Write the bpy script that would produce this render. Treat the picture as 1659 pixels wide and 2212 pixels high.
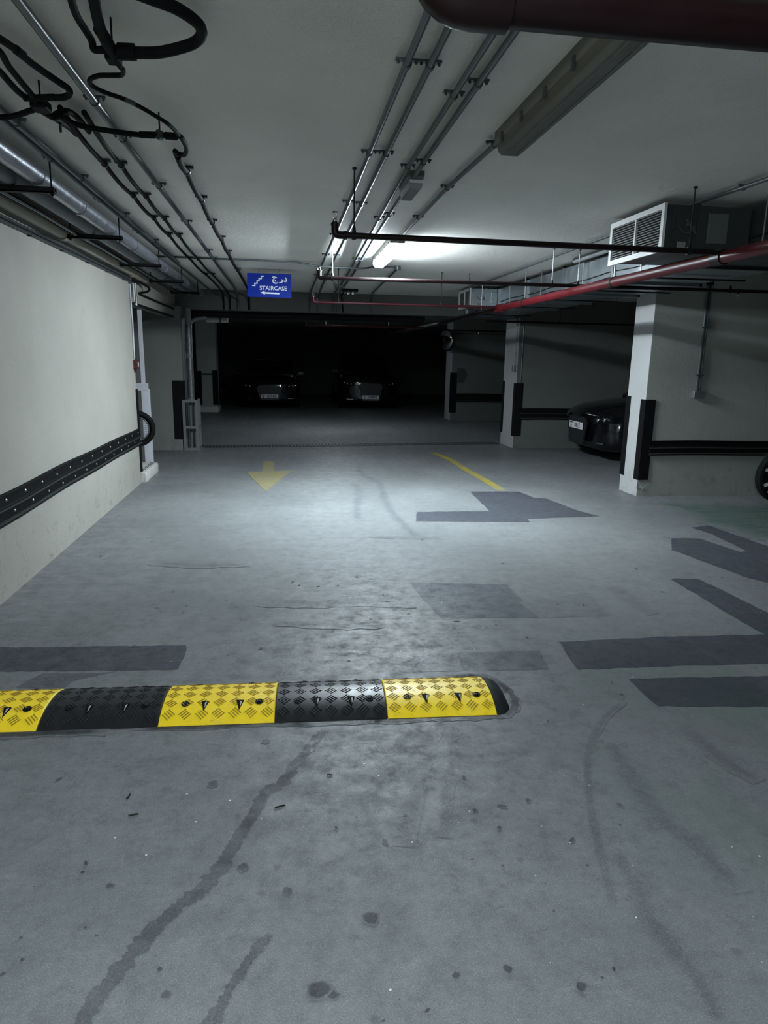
import bpy, math, random
from mathutils import Vector, Matrix
for o in list(bpy.data.objects): bpy.data.objects.remove(o)
rnd = random.Random(7)
PI = math.pi

# ------------------------------------------------------------------ camera, world, exposure
cam = bpy.data.cameras.new('camera'); camo = bpy.data.objects.new('camera', cam)
bpy.context.scene.collection.objects.link(camo)
rows = [[0.990629, 0.012788, -0.135977], [-0.135444, 0.219974, -0.966057], [0.017558, 0.975422, 0.219645]]
m = Matrix(((*rows[0], 0.0), (*rows[1], 0.0), (*rows[2], 1.56), (0, 0, 0, 1)))
camo.matrix_world = m
cam.sensor_fit = 'VERTICAL'; cam.sensor_height = 36; cam.sensor_width = 27; cam.lens = 24.087
cam.clip_start = 0.05; cam.clip_end = 100
scene = bpy.context.scene; scene.camera = camo
world = bpy.data.worlds.new('dark_basement'); scene.world = world; world.use_nodes = True
world.node_tree.nodes['Background'].inputs[0].default_value = (0, 0, 0, 1)
world.node_tree.nodes['Background'].inputs[1].default_value = 0.0
vs = scene.view_settings
vs.view_transform = 'Standard'; vs.look = 'None'; vs.exposure = 0.0; vs.gamma = 1.0
vs.use_curve_mapping = False
FLANK_MID, FLANK_REAR = 205.0, 480.0
LAMP_MID = 745.0        # the lit batten in view
LAMP_REAR = 480.0       # unseen batten added behind the photographer to light the foreground
LAMP_FAR = 70.0         # the nearly dead batten behind the downstand beam
CEIL = 2.60

# ------------------------------------------------------------------ materials
MATS = {}
def nodes_of(mat):
    mat.use_nodes = True
    nt = mat.node_tree
    return nt, nt.nodes, nt.links, nt.nodes['Principled BSDF']

def noise(nt, vec, scale, detail=3, rough=0.55, dist=0.0):
    n = nt.nodes.new('ShaderNodeTexNoise')
    n.inputs['Scale'].default_value = scale; n.inputs['Detail'].default_value = detail
    n.inputs['Roughness'].default_value = rough; n.inputs['Distortion'].default_value = dist
    nt.links.new(vec, n.inputs['Vector'])
    return n.outputs['Fac']

def maprange(nt, val, a, b, c, d, clamp=True):
    n = nt.nodes.new('ShaderNodeMapRange'); n.clamp = clamp
    for i, x in zip((1, 2, 3, 4), (a, b, c, d)): n.inputs[i].default_value = x
    nt.links.new(val, n.inputs[0])
    return n.outputs[0]

def math_n(nt, op, a, b):
    n = nt.nodes.new('ShaderNodeMath'); n.operation = op
    for i, x in enumerate((a, b)):
        if isinstance(x, (int, float)): n.inputs[i].default_value = x
        else: nt.links.new(x, n.inputs[i])
    return n.outputs[0]

def mixc(nt, fac, a, b, mode='MIX'):
    n = nt.nodes.new('ShaderNodeMix'); n.data_type = 'RGBA'; n.blend_type = mode
    if isinstance(fac, (int, float)): n.inputs[0].default_value = fac
    else: nt.links.new(fac, n.inputs[0])
    for i, x in ((6, a), (7, b)):
        if isinstance(x, tuple): n.inputs[i].default_value = (*x[:3], 1)
        else: nt.links.new(x, n.inputs[i])
    return n.outputs[2]

def position(nt, scale=None):
    g = nt.nodes.new('ShaderNodeNewGeometry')
    if scale is None: return g.outputs['Position']
    mp = nt.nodes.new('ShaderNodeMapping'); mp.inputs['Scale'].default_value = scale
    nt.links.new(g.outputs['Position'], mp.inputs['Vector'])
    return mp.outputs[0]

def bump(nt, bs, height, strength, dist):
    b = nt.nodes.new('ShaderNodeBump'); b.inputs['Strength'].default_value = strength
    b.inputs['Distance'].default_value = dist
    nt.links.new(height, b.inputs['Height']); nt.links.new(b.outputs[0], bs.inputs['Normal'])

def simple(name, col, rough=0.5, metal=0.0, var=0.12, scale=14.0, spec=0.5, bumps=0.0, bscale=120):
    if name in MATS: return MATS[name]
    mat = bpy.data.materials.new(name); nt, N, L, bs = nodes_of(mat)
    p = position(nt)
    f = noise(nt, p, scale, 4)
    c0 = tuple(x * (1 - var) for x in col); c1 = tuple(min(1, x * (1 + var)) for x in col)
    L.new(mixc(nt, f, c0, c1), bs.inputs['Base Color'])
    L.new(maprange(nt, f, 0.3, 0.7, max(0.02, rough - 0.06), min(1, rough + 0.06)), bs.inputs['Roughness'])
    bs.inputs['Metallic'].default_value = metal
    bs.inputs['Specular IOR Level'].default_value = spec
    if bumps: bump(nt, bs, noise(nt, p, bscale, 3), bumps, 0.004)
    MATS[name] = mat
    return mat

def rubber(name, col, dirt, rough, spec=0.4):
    if name in MATS: return MATS[name]
    mat = bpy.data.materials.new(name); nt, N, L, bs = nodes_of(mat)
    p = position(nt)
    a = noise(nt, p, 5, 6, 0.7, 0.3); b = noise(nt, p, 38, 6, 0.75)
    c = mixc(nt, maprange(nt, a, 0.35, 0.65, 0, 1), tuple(x*0.86 for x in col), col)
    c = mixc(nt, maprange(nt, a, 0.52, 0.72, 0.0, 0.55), c, dirt)
    c = mixc(nt, maprange(nt, b, 0.60, 0.70, 0.0, 0.75), c, tuple(x*0.25 for x in dirt))
    L.new(c, bs.inputs['Base Color'])
    L.new(maprange(nt, b, 0.3, 0.7, rough-0.08, rough+0.12), bs.inputs['Roughness'])
    bs.inputs['Specular IOR Level'].default_value = spec
    MATS[name] = mat
    return mat

def concrete(name, paint=None, paint_cover=0.0, darken=1.0, attr=False, tint=(1, 1, 1)):
    """floor screed: one world-space pattern shared by the slab, its repairs, stains and road paint"""
    if name in MATS: return MATS[name]
    mat = bpy.data.materials.new(name); nt, N, L, bs = nodes_of(mat)
    p = position(nt)
    big = noise(nt, p, 0.55, 4, 0.6, 0.4)
    mid = noise(nt, p, 3.2, 7, 0.68, 0.15)
    streak = noise(nt, position(nt, (0.8, 4.2, 1.0)), 2.6, 6, 0.68, 0.5)
    fine = noise(nt, p, 230, 6, 0.82)
    fine2 = noise(nt, p, 46, 5, 0.7)
    grunge = noise(nt, p, 9.0, 10, 0.80, 0.15)
    cloud = noise(nt, p, 1.7, 8, 0.72, 0.1)
    col = mixc(nt, maprange(nt, big, 0.34, 0.66, 0, 1), (0.185, 0.197, 0.202), (0.300, 0.312, 0.317))
    col = mixc(nt, maprange(nt, cloud, 0.50, 0.66, 0, 0.34), col, (0.135, 0.140, 0.142))
    col = mixc(nt, maprange(nt, grunge, 0.50, 0.68, 0, 0.50), col, (0.105, 0.108, 0.108))
    col = mixc(nt, maprange(nt, grunge, 0.30, 0.44, 0.35, 0.0), col, (0.40, 0.415, 0.42))
    col = mixc(nt, maprange(nt, mid, 0.52, 0.74, 0, 0.40), col, (0.165, 0.168, 0.165))
    col = mixc(nt, maprange(nt, streak, 0.50, 0.78, 0, 0.42), col, (0.150, 0.155, 0.160))
    col = mixc(nt, maprange(nt, streak, 0.24, 0.42, 0.30, 0.0), col, (0.40, 0.415, 0.42))
    col = mixc(nt, maprange(nt, fine2, 0.36, 0.64, 0.34, 0), col, (0.125, 0.128, 0.128))
    col = mixc(nt, maprange(nt, fine, 0.34, 0.62, 0.72, 0.0), col, (0.105, 0.108, 0.110))
    col = mixc(nt, maprange(nt, fine, 0.54, 0.72, 0.0, 0.60), col, (0.46, 0.475, 0.48))
    # old green bay paint still soaked into the slab on the right-hand side
    sx = nt.nodes.new('ShaderNodeSeparateXYZ'); L.new(p, sx.inputs[0])
    gmask = maprange(nt, sx.outputs[0], 0.9, 2.2, 0, 1)
    gmask = math_n(nt, 'MULTIPLY', gmask, maprange(nt, sx.outputs[1], 4.0, 2.4, 0, 1))
    gn = noise(nt, position(nt, (1.0, 0.45, 1.0)), 1.7, 4, 0.6, 0.8)
    gmask = math_n(nt, 'MULTIPLY', gmask, maprange(nt, gn, 0.46, 0.56, 0.0, 0.55))
    col = mixc(nt, gmask, col, (0.125, 0.165, 0.135))
    # worn pits and drips
    vo = nt.nodes.new('ShaderNodeTexVoronoi'); vo.inputs['Scale'].default_value = 7.0
    vo.inputs['Randomness'].default_value = 1.0; L.new(p, vo.inputs['Vector'])
    spot = math_n(nt, 'ADD', vo.outputs['Distance'], math_n(nt, 'MULTIPLY', math_n(nt, 'SUBTRACT', fine2, 0.5), 0.25))
    col = mixc(nt, maprange(nt, spot, 0.06, 0.13, 0.45, 0.0), col, (0.10, 0.105, 0.105))
    col = mixc(nt, 1.0, col, (0.78, 0.78, 0.785), 'MULTIPLY')
    if tint != (1, 1, 1): col = mixc(nt, 1.0, col, tint, 'MULTIPLY')
    if darken != 1.0:
        dk = mixc(nt, 1.0, col, (darken, darken, darken * 1.03), 'MULTIPLY')
        if attr:
            a = nt.nodes.new('ShaderNodeAttribute'); a.attribute_name = 'wear'
            w = math_n(nt, 'MULTIPLY', a.outputs['Fac'], maprange(nt, mid, 0.3, 0.6, 0.55, 1.0))
            col = mixc(nt, w, col, dk)
        else:
            col = dk
    if paint:
        wear = math_n(nt, 'ADD', math_n(nt, 'MULTIPLY', streak, 0.6), math_n(nt, 'MULTIPLY', fine2, 0.4))
        f = maprange(nt, wear, 0.40, 0.62, paint_cover, paint_cover * 0.35)
        if attr:
            a = nt.nodes.new('ShaderNodeAttribute'); a.attribute_name = 'wear'
            f = math_n(nt, 'MULTIPLY', f, a.outputs['Fac'])
        col = mixc(nt, f, col, paint)
    L.new(col, bs.inputs['Base Color'])
    r = math_n(nt, 'ADD', maprange(nt, streak, 0.3, 0.7, 0.30, 0.44), maprange(nt, grunge, 0.40, 0.62, 0.0, 0.16))
    r = math_n(nt, 'ADD', r, maprange(nt, fine2, 0.3, 0.7, -0.05, 0.06))
    L.new(r, bs.inputs['Roughness'])
    L.new(maprange(nt, grunge, 0.36, 0.60, 0.19, 0.02), bs.inputs['Specular IOR Level'])
    h = math_n(nt, 'ADD', math_n(nt, 'MULTIPLY', fine, 0.6), math_n(nt, 'MULTIPLY', fine2, 1.2))
    bump(nt, bs, h, 0.35, 0.003)
    MATS[name] = mat
    return mat

def plaster(name, col, dirt=0.3, grain=0.5):
    if name in MATS: return MATS[name]
    mat = bpy.data.materials.new(name); nt, N, L, bs = nodes_of(mat)
    p = position(nt)
    a = noise(nt, p, 1.1, 4, 0.6, 0.3); b = noise(nt, p, 26, 4, 0.65); c = noise(nt, p, 130, 2, 0.6)
    d = noise(nt, p, 9, 5, 0.75, 0.4)
    base = mixc(nt, maprange(nt, a, 0.3, 0.7, 0, 1), tuple(x * 0.90 for x in col), tuple(x * 1.05 for x in col))
    base = mixc(nt, maprange(nt, d, 0.66, 0.74, 0, dirt), base, tuple(x * 0.35 for x in col))
    base = mixc(nt, maprange(nt, c, 0.3, 0.6, 0.22, 0), base, tuple(x * 0.55 for x in col))
    # scuffs and splashes low on the wall
    sx = nt.nodes.new('ShaderNodeSeparateXYZ'); L.new(p, sx.inputs[0])
    low = maprange(nt, sx.outputs[2], 0.05, 0.55, 1.0, 0.0)
    low = math_n(nt, 'MULTIPLY', low, maprange(nt, d, 0.54, 0.66, 0.0, 0.55))
    base = mixc(nt, low, base, tuple(x * 0.42 for x in col))
    L.new(base, bs.inputs['Base Color']); bs.inputs['Roughness'].default_value = 0.72
    bs.inputs['Specular IOR Level'].default_value = 0.3
    h = math_n(nt, 'ADD', math_n(nt, 'MULTIPLY', b, 1.0), math_n(nt, 'MULTIPLY', c, 0.5))
    bump(nt, bs, h, grain, 0.004)
    MATS[name] = mat
    return mat

def emitter(name, col, strength):
    mat = bpy.data.materials.new(name); nt, N, L, bs = nodes_of(mat)
    bs.inputs['Base Color'].default_value = (0.8, 0.8, 0.8, 1)
    f = noise(nt, position(nt), 3, 2)
    L.new(mixc(nt, f, tuple(x * 0.97 for x in col), col), bs.inputs['Emission Color'])
    bs.inputs['Emission Strength'].default_value = strength
    return mat

def glassy(name, col, rough, trans):
    if name in MATS: return MATS[name]
    mat = bpy.data.materials.new(name); nt, N, L, bs = nodes_of(mat)
    f = noise(nt, position(nt), 30, 2)
    L.new(mixc(nt, f, tuple(x * 0.92 for x in col), col), bs.inputs['Base Color'])
    bs.inputs['Roughness'].default_value = rough
    bs.inputs['Transmission Weight'].default_value = trans
    MATS[name] = mat
    return mat

M_FLOOR = concrete('screed_floor')
M_PATCH = concrete('screed_repair', darken=0.40, tint=(0.95, 0.97, 1.08))
M_PATCH2 = concrete('screed_repair_old', darken=0.62, tint=(0.97, 0.99, 1.04))
M_STAIN = concrete('screed_water_mark', darken=0.52, attr=True)
M_SPECK = concrete('screed_gum_spot', darken=0.34, attr=True)
M_YELLOW = concrete('worn_yellow_paint', paint=(0.34, 0.27, 0.03), paint_cover=0.95, attr=True)
M_GREEN = concrete('worn_green_paint', paint=(0.050, 0.085, 0.066), paint_cover=1.0, attr=True)
M_GRIME_SHADE = concrete('wet_grime_and_shade', darken=0.16, attr=True)
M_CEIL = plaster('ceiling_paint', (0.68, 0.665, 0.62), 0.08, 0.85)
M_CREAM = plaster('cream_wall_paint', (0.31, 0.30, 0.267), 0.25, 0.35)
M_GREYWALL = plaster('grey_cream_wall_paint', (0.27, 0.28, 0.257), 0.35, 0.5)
M_SHADEWALL = plaster('shade_darkened_grey_wall', (0.10, 0.104, 0.096), 0.35, 0.5)  # grey wall colour darkened to carry the shade on beam and far walls
M_DARKWALL = plaster('gloom_darkened_wall', (0.08, 0.08, 0.077), 0.35, 0.5)  # farthest walls coloured dark for the gloom they stand in
M_GI = simple('galvanised_conduit', (0.052, 0.062, 0.065), 0.34, 0.15, 0.15, 30, spec=0.45)
M_DUCT = simple('galvanised_sheet', (0.26, 0.285, 0.30), 0.40, 0.85, 0.22, 7)
M_SHADEDUCT = simple('shade_darkened_sheet', (0.020, 0.022, 0.023), 0.45, 0.0, 0.2, 7)  # galvanised sheet recoloured near black for the shade on its near sections
M_LAG = simple('foil_lagging', (0.27, 0.28, 0.31), 0.32, 0.7, 0.25, 18, bumps=0.6, bscale=22)
M_LAGGREY = simple('grey_canvas_lagging', (0.16, 0.165, 0.17), 0.6, 0.0, 0.3, 12, bumps=0.5, bscale=30)
M_PVC = simple('beige_upvc_pipe', (0.22, 0.20, 0.16), 0.5, 0.0, 0.1)
M_BLACK = simple('black_rubber', (0.0045, 0.0045, 0.005), 0.65, 0, 0.3, 20, spec=0.10)
M_HOSE = simple('black_foam_hose', (0.005, 0.005, 0.0055), 0.7, 0, 0.3, 30, spec=0.14)
M_STEELB = simple('black_painted_steel', (0.008, 0.008, 0.008), 0.55, 0.0, 0.2, spec=0.2)
M_RED = simple('red_fire_pipe_paint', (0.065, 0.0035, 0.006), 0.42, 0, 0.15, 8, spec=0.25)
M_REDD = simple('dull_dark_red_pipe_paint', (0.0065, 0.0014, 0.0018), 0.40, 0, 0.2, 10, spec=0.25)
M_BRASS = simple('chrome_brass_sprinkler', (0.6, 0.58, 0.52), 0.25, 1.0, 0.1)
M_WHITEM = simple('white_powder_coat', (0.46, 0.46, 0.50), 0.45, 0, 0.08)
M_WHITEG = simple('white_grille_paint', (0.46, 0.46, 0.45), 0.5, 0, 0.08)
M_VOID = simple('dark_duct_inside', (0.015, 0.015, 0.016), 0.9, 0, 0.2)
M_BATTEN = simple('grey_batten_housing', (0.105, 0.103, 0.086), 0.5, 0, 0.04, 2)
M_DIFF = simple('yellowed_dead_diffuser', (0.062, 0.058, 0.040), 0.38, 0, 0.04, 2)
M_CLIP = simple('black_plastic_clip', (0.02, 0.02, 0.02), 0.4)
M_BLUE = simple('blue_sign_enamel', (0.002, 0.016, 0.20), 0.45, 0, 0.05, spec=0.15)
M_WHITEP = simple('white_sign_print', (0.52, 0.54, 0.58), 0.5, 0, 0.03)
M_BUMPY = rubber('yellow_rubber', (0.95, 0.675, 0.018), (0.52, 0.40, 0.12), 0.42, 0.45)
M_BUMPB = simple('black_bump_rubber', (0.012, 0.013, 0.014), 0.42, 0, 0.3, 16, spec=0.35)
M_TREADY = simple('grime_shaded_yellow_tread', (0.30, 0.205, 0.018), 0.5, 0, 0.5, 60)  # yellow bars darkened for the dirt and shade in the grooves between
M_TREADB = simple('scuffed_black_tread', (0.022, 0.023, 0.025), 0.42, 0, 0.5, 60, spec=0.4)
M_REFL = simple('dusty_reflector_lens', (0.42, 0.42, 0.40), 0.3, 0, 0.2)
M_CAR = simple('black_car_paint', (0.004, 0.004, 0.005), 0.12, 0, 0.1)
M_CARGL = simple('dark_car_glass', (0.004, 0.005, 0.006), 0.05, 0, 0.1)
M_CHROME = simple('chrome_trim', (0.65, 0.66, 0.68), 0.12, 1.0, 0.03)
M_LENS = simple('headlamp_reflector', (0.70, 0.72, 0.75), 0.12, 1.0, 0.05)
M_PLATE = simple('white_number_plate', (0.72, 0.73, 0.74), 0.35, 0, 0.04)
M_INK = simple('black_print', (0.01, 0.01, 0.012), 0.5)
M_TYRE = simple('tyre_rubber', (0.006, 0.006, 0.006), 0.8, 0, 0.2, spec=0.12)
M_ALLOY = simple('silver_alloy', (0.80, 0.81, 0.83), 0.35, 0.1, 0.05)
M_KERB = plaster('step_concrete', (0.50, 0.49, 0.46), 0.45, 0.8)
M_PANEL = simple('brown_grey_panel', (0.10, 0.095, 0.088), 0.6)
M_WIRE = simple('thin_steel_wire', (0.08, 0.08, 0.08), 0.5, 0.3)
M_ROD = simple('zinc_threaded_rod', (0.33, 0.34, 0.35), 0.4, 0.8)
M_IRON = simple('cast_iron_grate', (0.030, 0.031, 0.033), 0.6, 0.3)
M_MIRROR = simple('convex_mirror_face', (0.55, 0.57, 0.60), 0.04, 1.0, 0.02)

# ------------------------------------------------------------------ mesh builder
OFF = {}
MESHES = {}
class MB:
    def __init__(s): s.v = []; s.f = []; s.w = None
    def add(s, vs, fs):
        b = len(s.v); s.v += [tuple(p) for p in vs]; s.f += [tuple(b + i for i in f) for f in fs]; return s
    def box(s, x0, x1, y0, y1, z0, z1):
        return s.add([(x0,y0,z0),(x1,y0,z0),(x1,y1,z0),(x0,y1,z0),(x0,y0,z1),(x1,y0,z1),(x1,y1,z1),(x0,y1,z1)],
                     [(0,3,2,1),(4,5,6,7),(0,1,5,4),(1,2,6,5),(2,3,7,6),(3,0,4,7)])
    def obox(s, c, hx, hy, hz, ax, ay, az):
        c = Vector(c); vs = []
        for k in (-1, 1):
            for i, j in ((-1,-1),(1,-1),(1,1),(-1,1)):
                vs.append(c + ax*hx*i + ay*hy*j + az*hz*k)
        return s.add(vs, [(0,3,2,1),(4,5,6,7),(0,1,5,4),(1,2,6,5),(2,3,7,6),(3,0,4,7)])
    def bar(s, a, b, w, h, up=(0,0,1)):
        a = Vector(a); b = Vector(b); d = (b-a); ln = d.length; d.normalize()
        x = d.cross(Vector(up)); x.normalize(); z = x.cross(d)
        return s.obox((a+b)/2, ln/2, w/2, h/2, d, x, z)
    def tube(s, pts, r, n=10, cap=True):
        P = [Vector(p) for p in pts]; R_ = r if isinstance(r, (list, tuple)) else [r]*len(P)
        T = []
        for i in range(len(P)):
            t = (P[min(i+1, len(P)-1)] - P[max(i-1, 0)]); t.normalize(); T.append(t)
        u = T[0].orthogonal().normalized(); vs = []; fs = []
        for i, p in enumerate(P):
            u = (u - T[i]*u.dot(T[i])); u.normalize(); w = T[i].cross(u)
            for k in range(n):
                a = 2*PI*k/n; vs.append(p + (u*math.cos(a) + w*math.sin(a))*R_[i])
        for i in range(len(P)-1):
            for k in range(n):
                fs.append((i*n+k, i*n+(k+1)%n, (i+1)*n+(k+1)%n, (i+1)*n+k))
        if cap:
            fs.append(tuple(range(n-1, -1, -1))); fs.append(tuple((len(P)-1)*n+k for k in range(n)))
        return s.add(vs, fs)
    def lathe(s, c, axis, prof, n=16):
        c = Vector(c); ax = Vector(axis).normalized(); u = ax.orthogonal().normalized(); w = ax.cross(u)
        vs = []; fs = []
        for r, h in prof:
            for k in range(n):
                a = 2*PI*k/n; vs.append(c + ax*h + (u*math.cos(a)+w*math.sin(a))*max(r, 1e-5))
        for i in range(len(prof)-1):
            for k in range(n):
                fs.append((i*n+k, i*n+(k+1)%n, (i+1)*n+(k+1)%n, (i+1)*n+k))
        fs.append(tuple(range(n-1, -1, -1))); fs.append(tuple((len(prof)-1)*n+k for k in range(n)))
        return s.add(vs, fs)
    def prism(s, poly, org, ux, uy, depth):
        """flat polygon (list of 2d) spanned by ux, uy at org, extruded by vector depth"""
        org = Vector(org); ux = Vector(ux); uy = Vector(uy); dp = Vector(depth); n = len(poly)
        a = [org + ux*p[0] + uy*p[1] for p in poly]; b = [p + dp for p in a]
        fs = [tuple(range(n-1, -1, -1)), tuple(range(n, 2*n))]
        fs += [(i, (i+1)%n, n+(i+1)%n, n+i) for i in range(n)]
        return s.add(a+b, fs)
    def loft(s, rings, closed=True, cap=True):
        n = len(rings[0]); vs = [p for r in rings for p in r]; fs = []
        for i in range(len(rings)-1):
            for k in range(n if closed else n-1):
                fs.append((i*n+k, i*n+(k+1)%n, (i+1)*n+(k+1)%n, (i+1)*n+k))
        if cap:
            fs.append(tuple(range(n-1, -1, -1))); fs.append(tuple((len(rings)-1)*n+k for k in range(n)))
        return s.add(vs, fs)
    def build(s, name, mat, parent=None, smooth=None, bevel=0.0, origin=None):
        off = OFF.get(parent.name, Vector((0,0,0))) if parent else Vector(origin or (0,0,0))
        me = bpy.data.meshes.new(name)
        me.from_pydata([tuple(Vector(p)-off) for p in s.v], [], s.f)
        me.materials.append(mat)
        if s.w is not None:
            at = me.attributes.new('wear', 'FLOAT', 'POINT')
            for i, w in enumerate(s.w): at.data[i].value = w
        if smooth:
            me.polygons.foreach_set('use_smooth', [True]*len(me.polygons))
            me.set_sharp_from_angle(angle=math.radians(smooth))
        me.update()
        o = bpy.data.objects.new(name, me); scene.collection.objects.link(o)
        if parent: o.parent = parent; OFF[o.name] = off
        else: o.location = off; OFF[o.name] = off
        if bevel:
            b = o.modifiers.new('edge', 'BEVEL'); b.width = bevel; b.segments = 2; b.limit_method = 'ANGLE'
            b.angle_limit = math.radians(40)
        return o

def tag(o, label, cat, group=None):
    o['label'] = label; o['category'] = cat
    if group: o['group'] = group
    return o
def thing(name, label, cat, loc=(0,0,0), group=None, rotz=0.0):
    o = bpy.data.objects.new(name, None); scene.collection.objects.link(o)
    o.location = loc; o.rotation_euler = (0, 0, rotz); o.empty_display_size = 0.1
    OFF[o.name] = Vector(loc)
    return tag(o, label, cat, group)
def struct(o, label=None, cat='structure'):
    o['kind'] = 'structure'
    if label: o['label'] = label
    return o
def fillet(pts, rad, n=5):
    P = [Vector(p) for p in pts]; out = [P[0]]
    for i in range(1, len(P)-1):
        a = (P[i-1]-P[i]); b = (P[i+1]-P[i]); la, lb = a.length, b.length
        r = min(rad, la*0.49, lb*0.49); a.normalize(); b.normalize()
        p0 = P[i]+a*r; p2 = P[i]+b*r
        for k in range(n+1):
            t = k/n; out.append(p0*(1-t)**2 + P[i]*2*t*(1-t) + p2*t*t)
    out.append(P[-1]); return out
def smooth_path(pts, sub=6):
    P = [Vector(p) for p in pts]; P = [P[0]*2-P[1]] + P + [P[-1]*2-P[-2]]; out = []
    for i in range(1, len(P)-2):
        for k in range(sub):
            t = k/sub; a, b, c, d = P[i-1], P[i], P[i+1], P[i+2]
            out.append(0.5*((2*b)+(c-a)*t+(2*a-5*b+4*c-d)*t*t+(3*b-a-3*c+d)*t**3))
    out.append(P[-2]); return out
def text_mesh(body, size, bold=0.0):
    cu = bpy.data.curves.new('lettering', 'FONT'); cu.body = body; cu.size = size
    cu.align_x = 'CENTER'; cu.align_y = 'CENTER'; cu.offset = bold; cu.resolution_u = 3
    o = bpy.data.objects.new('lettering', cu); scene.collection.objects.link(o)
    bpy.context.view_layer.update()
    dg = bpy.context.evaluated_depsgraph_get()
    me = o.evaluated_get(dg).to_mesh()
    vs = [tuple(v.co) for v in me.vertices]; fs = [tuple(p.vertices) for p in me.polygons]
    o.evaluated_get(dg).to_mesh_clear()
    bpy.data.objects.remove(o); bpy.data.curves.remove(cu)
    return vs, fs
def flat_text(mb, body, size, org, ux, uy, bold=0.0, sx=1.0):
    vs, fs = text_mesh(body, size, bold)
    org = Vector(org); ux = Vector(ux); uy = Vector(uy)
    return mb.add([org + ux*v[0]*sx + uy*v[1] for v in vs], fs)
X_, Y_, Z_ = Vector((1,0,0)), Vector((0,1,0)), Vector((0,0,1))

# ------------------------------------------------------------------ the setting
floor = struct(MB().box(-7, 10, -6, 30, -0.25, 0).build('floor', M_FLOOR), 'grey sealed screed floor of the car park')
ceiling = struct(MB().box(-7, 10, -6, 30, CEIL, CEIL+0.2).build('ceiling', M_CEIL), 'off-white painted concrete ceiling')
WLX = -1.81
wall_left = struct(MB().box(WLX-0.2, WLX, -6, 8.68, 0, CEIL).box(WLX-0.2, WLX, 8.68, 12.0, 2.15, CEIL).build('wall_left', M_CREAM), 'cream rendered wall with a black bumper rail')
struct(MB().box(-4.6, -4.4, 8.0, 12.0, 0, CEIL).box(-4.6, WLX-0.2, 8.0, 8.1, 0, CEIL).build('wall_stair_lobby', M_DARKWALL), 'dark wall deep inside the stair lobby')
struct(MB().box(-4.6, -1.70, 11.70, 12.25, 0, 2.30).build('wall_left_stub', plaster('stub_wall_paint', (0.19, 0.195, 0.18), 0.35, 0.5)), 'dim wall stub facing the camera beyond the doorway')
struct(MB().box(-7, 10, -6.2, -6, 0, CEIL).build('wall_behind', M_SHADEWALL))
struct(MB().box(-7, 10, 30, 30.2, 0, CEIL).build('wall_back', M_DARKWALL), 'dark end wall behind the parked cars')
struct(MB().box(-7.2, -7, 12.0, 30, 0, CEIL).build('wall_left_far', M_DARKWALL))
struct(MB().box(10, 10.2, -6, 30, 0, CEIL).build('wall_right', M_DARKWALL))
pier_near = struct(MB().box(4.10, 10, 7.53, 7.97, 0, CEIL).build('wall_right_near', M_GREYWALL), 'nearest cross wall on the right with a brightly lit pale end')
pier_mid = struct(MB().box(4.02, 10, 11.96, 12.70, 0, CEIL).build('wall_right_middle', M_SHADEWALL), 'second cross wall on the right behind the dark car')
pier_far = struct(MB().box(4.16, 10, 17.55, 18.20, 0, CEIL).build('wall_right_far', M_SHADEWALL), 'farthest cross wall on the right below the convex mirror')
M_PALEW = plaster('pale_pier_plaster', (0.37, 0.372, 0.37), 0.12, 0.4)  # end faces and flake in a paler tone than the walls
MB().box(4.094, 4.10, 7.531, 7.969, 0, 2.5).build('pale_end', M_PALEW, pier_near)
MB().box(4.014, 4.02, 11.961, 12.699, 0, 2.28).build('pale_end', M_PALEW, pier_mid)
MB().box(4.154, 4.16, 17.551, 18.199, 0, 2.5).build('pale_end', M_PALEW, pier_far)
struct(MB().box(-7, 10, 12.0, 12.7, 2.28, CEIL).build('trim_1', M_SHADEWALL), 'downstand concrete beam across the aisle')
struct(MB().box(-2.48, -1.95, 19.70, 20.25, 0.0, CEIL).build('wall_left_column', M_GREYWALL), 'far square column on the left with two black corner guards')
MB().box(-2.52, -1.93, 19.64, 20.3, 0, 0.15).build('plinth', M_KERB, bpy.data.objects['wall_left_column'])
MB().box(-2.40, -2.02, 19.66, 19.70, 1.02, 1.06).build('ledge', M_STEELB, bpy.data.objects['wall_left_column'])

M_SMUDGE = plaster('sooty_smudge', (0.045, 0.046, 0.044), 0.3, 0.5)
sm = [(4.304, 17.547, 1.335), (4.487, 17.547, 1.338), (4.579, 17.547, 1.187), (4.537, 17.547, 1.046), (4.467, 17.547, 0.951), (4.344, 17.547, 0.973), (4.313, 17.547, 1.137)]
MB().add(sm, [tuple(range(len(sm)))[::-1]]).build('smudge', M_SMUDGE, pier_far)
fk = [(4.085, 7.52, 0.19), (4.16, 7.515, 0.10), (4.20, 7.525, 0.13), (4.15, 7.52, 0.06), (4.07, 7.50, 0.10)]
MB().add(fk+[(p[0], p[1]-0.004, p[2]) for p in fk], [(0, 1, 2, 3, 4), (9, 8, 7, 6, 5), (0, 5, 6, 1), (1, 6, 7, 2), (2, 7, 8, 3), (3, 8, 9, 4), (4, 9, 5, 0)]).build('plaster_flake', M_PALEW, pier_near)

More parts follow.
